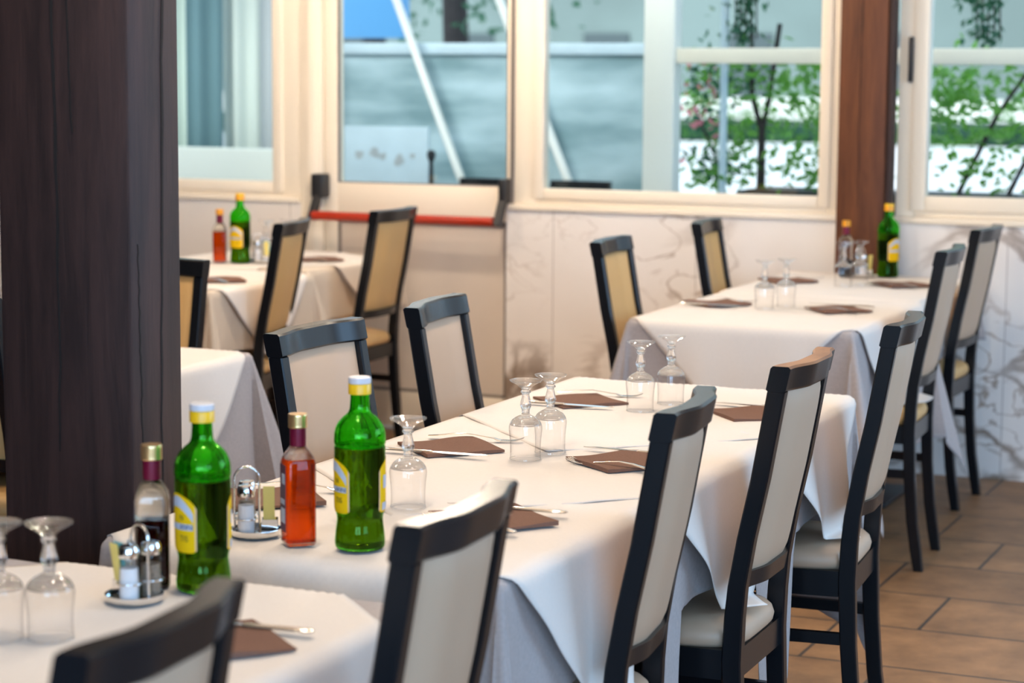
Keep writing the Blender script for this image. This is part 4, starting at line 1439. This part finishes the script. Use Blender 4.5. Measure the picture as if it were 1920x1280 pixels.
def settings():
    # (napkin x, y, side: -1 diner sits at -x, fork?, knife?, place)
    S = [
        (-1.772, 3.752, -1, 1, 1, 'between the lone goblet and the twin goblets on the middle table'),
        (-1.770, 4.425, -1, 1, 1, 'behind the crossed pairs of goblets, before the veined wall'),
        (-1.362, 4.415, 1, 0, 1, 'between the gleaming chair rail and the worn chair rail'),
        (-1.412, 3.752, 1, 1, 1, 'in front of the chair with the gleaming rail, under the twin goblets'),
        (-1.418, 3.165, 1, 1, 1, 'just past the chair back near the middle table corner'),
        (-1.425, 2.315, 1, 0, 1, 'on the near table between the two blurred chair backs'),
        (-1.835, 3.165, -1, 1, 0, 'glimpsed between the red vinegar and the green bottle'),
        (-2.150, 6.545, -1, 1, 1, 'on the far table beside the tan chair'),
        (-1.755, 6.545, 1, 1, 1, 'on the far table beside the chair with daylight-tinted back'),
        (-2.170, 7.400, -1, 1, 0, 'on the wall table behind the pair of far goblets'),
        (-1.770, 7.440, 1, 1, 0, 'on the wall table in front of the green bottle by the post'),
        (-3.960, 6.490, 1, 1, 0, 'on the corner table beside the timber post'),
        (-4.060, 7.395, 1, 1, 0, 'on the corner table under the red bar'),
        (-3.430, 4.480, -1, 0, 1, 'seen past the outer edge of the timber post'),
    ]
    fork = knife = None
    random.seed(11)
    for k, (x, y, side, hf, hk, place) in enumerate(S):
        n = make_napkin('brown paper napkin ' + place, 20 + k)
        n.location = (x, y, Z0); n.rotation_euler = (0, 0, R(45 + random.uniform(-7, 7)))
        j = [random.uniform(-1, 1) for _ in range(6)]
        # diner's left is +y on the -x side and -y on the other
        if hf:
            if fork is None:
                fork = make_fork('steel fork ' + place); f = fork
            else:
                f = dup(fork, label='steel fork ' + place)
            fx = x + side * (0.085 + 0.01 * j[0])
            f.location = (fx, y - side * (0.082 + 0.006 * j[1]), Z0 + 0.001)
            f.rotation_euler = (0, 0, (PI if side > 0 else 0) + R(6 * j[2] + (14 if side < 0 else -14)))
        if hk:
            if knife is None:
                knife = make_knife('steel knife ' + place); q = knife
            else:
                q = dup(knife, label='steel knife ' + place)
            q.location = (x + side * (0.095 + 0.01 * j[3]), y + side * (0.086 + 0.006 * j[4]), Z0 + 0.001)
            q.rotation_euler = (0, 0, (PI if side > 0 else 0) + R(5 * j[5]))
settings()

# ------------------------------------------------------------------ outside the windows
def outside():
    bm = bmesh.new(); box(bm, -70, 60, 8.12, 130, -0.12, -0.02)
    struct(obj('pavement', bm, 'pavement_stone'))
    # terrace rail and posts
    bm = bmesh.new(); box(bm, -3.17, 1.6, 9.0, 9.06, 1.530, 1.597, 0.006)
    tag(obj('terrace_rail', bm, 'outer_cream'), 'cream horizontal terrace rail crossing both leafy windows', 'rail')
    bm = bmesh.new(); box(bm, -3.312, -3.168, 8.98, 9.08, -0.02, 2.9, 0.008)
    tag(obj('terrace_post', bm, 'outer_white'), 'broad white terrace post behind the wide window', 'post')
    bm = bmesh.new(); tube(bm, [(-3.06, 9.35, -0.02), (-3.06, 9.35, 2.9)], 0.018, 12)  # added pole stands in for a pale reflection in the window
    tag(obj('reflection_pole', bm, 'pale_board'), 'slim pale blue pole added as a glass reflection beside the broad white terrace post', 'pole')
    # awning braces leaning outside
    for a, b, lab in (((-5.375, 9.90, 2.795), (-4.225, 9.90, -0.02), 'white diagonal awning brace leaning behind the door pane'), ((-4.83, 9.92, 2.79), (-3.63, 9.92, -0.02), 'white diagonal awning brace behind the wide window sash')):
        bm = bmesh.new(); tube(bm, [a, b], 0.0215, 12)
        tag(obj('awning_brace', bm, 'outer_white'), lab, 'pole', 'diagonal awning braces')
    # terrace screen of clear sheeting in a pale frame
    root = empty('terrace_screen', (0, 10.0, 0))
    tag(root, 'blue grey clear sheeting screen with a pale top bar across the terrace', 'screen')
    bm = bmesh.new(); box(bm, -5.75, -3.55, -0.01, 0.01, -0.02, 1.575)
    obj('sheet', bm, 'screen_teal', root)
    bm = bmesh.new(); box(bm, -5.75, -3.55, -0.03, 0.03, 1.575, 1.632, 0.004)
    obj('top_bar', bm, 'pale_board', root)
    for x in (-5.73, -3.57):
        bm = bmesh.new(); box(bm, x - 0.025, x + 0.025, -0.035, 0.035, -0.02, 1.575, 0.004)
        obj('upright', bm, 'pale_board', root)
    # pale notice board with blurred dark marks
    root = empty('notice_board', (-4.92, 9.66, 0))
    tag(root, 'pale notice board with blurred dark marks standing low behind the door pane', 'board')
    bm = bmesh.new(); box(bm, -0.235, 0.235, -0.012, 0.012, 0.30, 1.215, 0.004)
    obj('panel', bm, 'pale_board', root)
    for px, pz, pr in ((-0.06, 1.085, 0.026), (-0.015, 1.065, 0.018), (0.075, 1.050, 0.026), (-0.15, 1.07, 0.022), (0.15, 1.07, 0.014)):
        bm = bmesh.new()
        ring = [[(px + pr * (1 + .3 * math.sin(3 * a + px * 40)) * math.cos(a), y, pz + pr * 1.2 * (1 + .25 * math.sin(2 * a + pz * 60)) * math.sin(a)) for a in [2 * PI * k / 16 for k in range(16)]] for y in (-0.0135, -0.0118)]
        loft(bm, ring)
        obj('printed_mark', bm, 'band_mauve', root)
    for s in (-0.18, 0.18):
        bm = bmesh.new(); box(bm, s - 0.015, s + 0.015, -0.02, 0.02, -0.02, 0.30)
        obj('leg', bm, 'pale_board', root)
    # slim dark stake with a round head
    bm = bmesh.new()
    lathe(bm, [(0.0, -0.02), (0.016, -0.02), (0.012, 0.95), (0.009, 1.06), (0.016, 1.075), (0.022, 1.095), (0.016, 1.115), (0.0, 1.12)], 14)
    o = tag(obj('garden_stake', bm, 'black_plastic'), 'slim dark stake with a round head beside the pale notice board', 'stake')
    o.location = (-4.475, 9.25, 0)
    # blue crate-like banner high behind the door pane
    bm = bmesh.new(); box(bm, -7.05, -6.20, 12.4, 12.5, 1.70, 2.9, 0.01)
    o = obj('blue_banner', bm, 'blue_plastic')
    tag(o, 'plain blue banner hanging high behind the door pane', 'banner')
    # added folded panels imitating reflections in the far window beyond the post
    random.seed(3)
    for x0, x1, z0, m, lab in ((-6.75, -6.175, 0.9, 'band_green', 'pale green reflection panel added behind the window next to the timber post'),
                               (-6.20, -5.975, 1.12, 'band_teal', 'narrow dark teal reflection panel added behind the window by the timber post'),
                               (-6.00, -5.735, 0.9, 'band_white', 'whitish reflection panel added in the middle of the window by the timber post'),
                               (-5.75, -5.600, 0.9, 'band_mauve', 'narrow grey reflection panel added beside the blue one'),
                               (-5.61, -5.40, 0.9, 'band_blue', 'pale blue reflection panel added nearest the window edge by the door')):
        bm = bmesh.new()
        n = 40
        rings = []
        for k in range(n + 1):
            x = x0 + (x1 - x0) * k / n
            y = (9.84 if m in ('band_teal', 'band_mauve') else 9.89) + 0.015 * math.sin((x - x0) * 55)
            rings.append([(x, y - 0.002, -0.02), (x, y + 0.002, -0.02), (x, y + 0.002, 2.6), (x, y - 0.002, 2.6)])
        loft(bm, rings)
        tag(obj('reflection_panel', bm, m, None, 60), lab, 'curtain', 'added reflection panels behind the window by the post')
    bm = bmesh.new(); box(bm, -7.6, -5.30, 9.55, 9.70, -0.02, 1.09, 0.008)
    tag(obj('terrace_parapet', bm, 'parapet'), 'low pale terrace parapet behind the window by the timber post', 'parapet')
    # planter along the terrace
    bm = bmesh.new(); box(bm, -3.02, 1.2, 9.42, 9.80, -0.02, 0.96, 0.01)
    box(bm, -2.98, 1.16, 9.46, 9.76, 0.955, 0.965)
    tag(obj('planter_box', bm, 'black_plastic'), 'long dark planter box at the foot of the leafy windows', 'planter')

def leafy(bm, c, size, rnd, mi=0):
    d = Vector((rnd.gauss(0, 1), rnd.gauss(0, 1), rnd.gauss(-0.2, 0.8))).normalized()
    s = d.cross(Vector((rnd.gauss(0, 1), rnd.gauss(0, 1), rnd.gauss(0, 1)))).normalized()
    nrm = d.cross(s)
    L, w = size * rnd.uniform(0.7, 1.3), size * rnd.uniform(0.20, 0.32)
    p = [c, c + d * L * .35 + s * w + nrm * w * .25, c + d * L, c + d * L * .35 - s * w + nrm * w * .25, c + d * L * .5]
    v = [bm.verts.new(q) for q in p]
    bm.faces.new((v[0], v[1], v[4])).material_index = mi
    bm.faces.new((v[1], v[2], v[4])).material_index = mi
    bm.faces.new((v[2], v[3], v[4])).material_index = mi
    bm.faces.new((v[3], v[0], v[4])).material_index = mi

def shrub(label, x, y, z, limbs, clusters, n, size, seed, m='leaf', extra=None, group='shrubs in the planter outside the windows'):
    """limbs: polylines of (dx, dy, dz, radius); clusters: (dx, dy, dz, rx, rz, share)"""
    rnd = random.Random(seed)
    root = empty('garden_shrub', (x, y, z))
    tag(root, label, 'shrub', group)
    bm = bmesh.new()
    for l in limbs:
        tube(bm, [p[:3] for p in l], [p[3] for p in l], 8)
    obj('trunk', bm, 'bark', root, 60)
    bm = bmesh.new()
    tot = sum(c[5] for c in clusters)
    for cx, cy, cz, rx, rz, sh in clusters:
        for _ in range(int(n * sh / tot)):
            c = Vector((cx + rnd.gauss(0, rx), cy + rnd.gauss(0, 0.12), max(0.01, cz + rnd.gauss(0, rz))))
            leafy(bm, c, size, rnd)
    o = obj('foliage', bm, m, root, None, recalc=False)
    if extra:
        bm = bmesh.new()
        for cx, cy, cz, rx, rz, k in extra:
            for _ in range(k):
                leafy(bm, Vector((cx + rnd.gauss(0, rx), cy - 0.1 + rnd.gauss(0, 0.1), cz + rnd.gauss(0, rz))), size, rnd)
        obj('blossom', bm, 'petal', root, None, recalc=False)
    return root

def garden():
    zp = 0.965
    shrub('shrub with a straight dark trunk forking below the rail in the wide window', -2.955, 9.60, zp,
          [[(0, 0, 0, .022), (0, 0, .20, .018), (0.0, 0, .27, .016)], [(0, 0, .26, .014), (-.05, 0, .42, .012), (-.06, 0, .75, .010)], [(0, 0, .26, .014), (.03, 0, .40, .012), (.06, .05, .75, .012)]],
          [(-.20, 0, .06, .10, .06, 1.2), (.20, 0, .10, .12, .06, 1), (.22, 0, .36, .10, .10, 1.2), (.1, 0, .52, .16, .06, 1.3), (-.25, 0, .50, .10, .08, 1), (-.12, 0, .20, .07, .06, .6)], 640, 0.055, 5)
    shrub('leafy shrub low beside the broad white terrace post, with pink blossom', -3.20, 9.66, zp,
          [[(0, 0, 0, .012), (.05, 0, .2, .010), (.02, 0, .5, .007)], [(.02, 0, .1, .009), (-.1, 0, .35, .006)]],
          [(.02, 0, .10, .08, .06, 1), (-.02, 0, .42, .07, .12, 1), (.1, 0, .5, .08, .06, .8)], 330, 0.05, 8, 'leaf_dark', [(-.02, 0, .36, .05, .10, 45)])
    shrub('bushy shrub at the brown post side of the wide window', -2.60, 9.66, zp,
          [[(0, 0, 0, .012), (-.03, 0, .25, .010), (.04, 0, .55, .007)]],
          [(0, 0, .12, .10, .06, 1), (.06, 0, .42, .10, .10, 1.4), (-.06, 0, .55, .10, .05, .6)], 380, 0.055, 13)
    shrub('shrub with slanting bare stems in the window with the black handle', -1.98, 9.60, zp,
          [[(-.06, 0, 0, .012), (.10, 0, .35, .010), (.24, 0, .56, .008)], [(.16, 0, 0, .012), (.30, 0, .30, .010), (.42, 0, .5, .009)], [(.44, 0, 0, .012), (.36, 0, .30, .010), (.24, 0, .56, .008)]],
          [(-.10, 0, .50, .10, .08, 1.6), (-.12, 0, .34, .09, .08, 1.2), (.05, 0, .10, .14, .05, .7), (.46, 0, .48, .13, .08, 1.2), (.18, 0, .42, .10, .10, .8)], 700, 0.055, 21)
    shrub('bushy shrub at the picture edge in the window with the black handle', -1.42, 9.64, zp,
          [[(0, 0, 0, .012), (.03, 0, .3, .010), (-.05, 0, .6, .008)]],
          [(0, 0, .10, .12, .06, 1), (-.05, 0, .30, .10, .08, 1), (0, 0, .52, .14, .08, 1.4)], 460, 0.055, 34, 'leaf_dark')
    # trees and the street beyond
    def tree(label, x, y, h, r, seed, leafn):
        rnd = random.Random(seed)
        root = empty('street_tree', (x, y, -0.02))
        tag(root, label, 'tree', 'street trees beyond the terrace')
        bm = bmesh.new(); tube(bm, [(0, 0, 0), (.03, 0, h * .3), (-.02, 0, h * .6), (.05, 0, h)], [r, r * .85, r * .75, r * .5], 10)
        obj('trunk', bm, 'bark', root, 60)
        bm = bmesh.new()
        for _ in range(leafn):
            a = rnd.uniform(0, 2 * PI); q = rnd.uniform(0, 1) ** .5
            leafy(bm, Vector((1.5 * q * math.cos(a), 1.0 * q * math.sin(a), h * .62 + rnd.gauss(0.3, .45))), 0.14, rnd)
        obj('foliage', bm, 'leaf_dark', root, None, recalc=False)
    bm = bmesh.new(); box(bm, -7.6, 1.6, 9.25, 9.37, 2.72, 2.84, 0.006)
    tag(obj('terrace_beam', bm, 'outer_white'), 'white beam carrying the terrace roof above the window tops', 'beam')
    for k, (x0, lab) in enumerate(((-2.955, 'trailing dark plant hanging above the rail in the wide window'), (-1.88, 'trailing dark plant hanging above the rail in the window with the black handle'))):
        rnd = random.Random(90 + k)
        root = empty('hanging_plant', (x0, 9.30, 2.72))
        tag(root, lab, 'plant', 'trailing plants hanging above the terrace rail')
        bm = bmesh.new()
        for q in range(5):
            dx = -0.05 + 0.025 * q
            tube(bm, [(dx, 0, 0), (dx + .02 * math.sin(q), -.01, -.35), (dx * .9, .01, -.75), (dx + .01, 0, -1.08)], 0.004, 6)
        obj('vine', bm, 'bark', root, 60)
        bm = bmesh.new()
        for q in range(520):
            leafy(bm, Vector((rnd.gauss(0, .038), rnd.gauss(0, .03), -rnd.uniform(0.0, 1.10))), 0.05, rnd)
        obj('foliage', bm, 'leaf_dark', root, None, recalc=False)
    tree('dark tree behind the terrace screen above the door', -10.6, 20.5, 4.2, 0.16, 43, 700)
    tree('dark tree behind the terrace screen beside the white post', -8.0, 17.0, 4.2, 0.14, 44, 700)
    # low clipped hedge along the far pavement
    rnd = random.Random(77)
    root = empty('street_hedge', (0, 47, -0.02))
    tag(root, 'long clipped hedge along the far side of the street', 'hedge')
    bm = bmesh.new()
    box(bm, -32, 4, 0, 0.9, 0, 0.55, 0.1)
    for v in bm.verts:
        v.co.z += 0.05 * math.sin(v.co.x * 3)
    obj('core', bm, 'leaf_dark', root, 60)
    bm = bmesh.new()
    for _ in range(2200):
        x = rnd.uniform(-26, -2)
        leafy(bm, Vector((x, rnd.uniform(-.15, .1), rnd.uniform(.05, 0.75 + 0.75 * math.sin(x * 1.7) * math.sin(x * 0.9 + 1)))), 0.22, rnd)
    obj('foliage', bm, 'leaf', root, None, recalc=False)
    bm = bmesh.new(); box(bm, -34, 6, 50.0, 50.3, -0.02, 0.95, 0.02)
    tag(obj('garden_wall', bm, 'outer_white'), 'low white garden wall beyond the clipped hedge across the street', 'wall')
    # pale building across the street
    root = empty('street_building', (0, 55, -0.02))
    tag(root, 'long pale building across the street beyond the trees', 'building')
    bm = bmesh.new(); box(bm, -50, 14, 0, 6, 0, 9)
    obj('wall', bm, 'facade', root)
    k = 0
    for x in range(-30, 4, 4):
        for z in (0.9, 4.4):
            bm = bmesh.new(); box(bm, x, x + 1.3, -0.06, 0.02, z, z + 1.7)
            obj('window', bm, 'facade_dark', root)
outside(); garden()
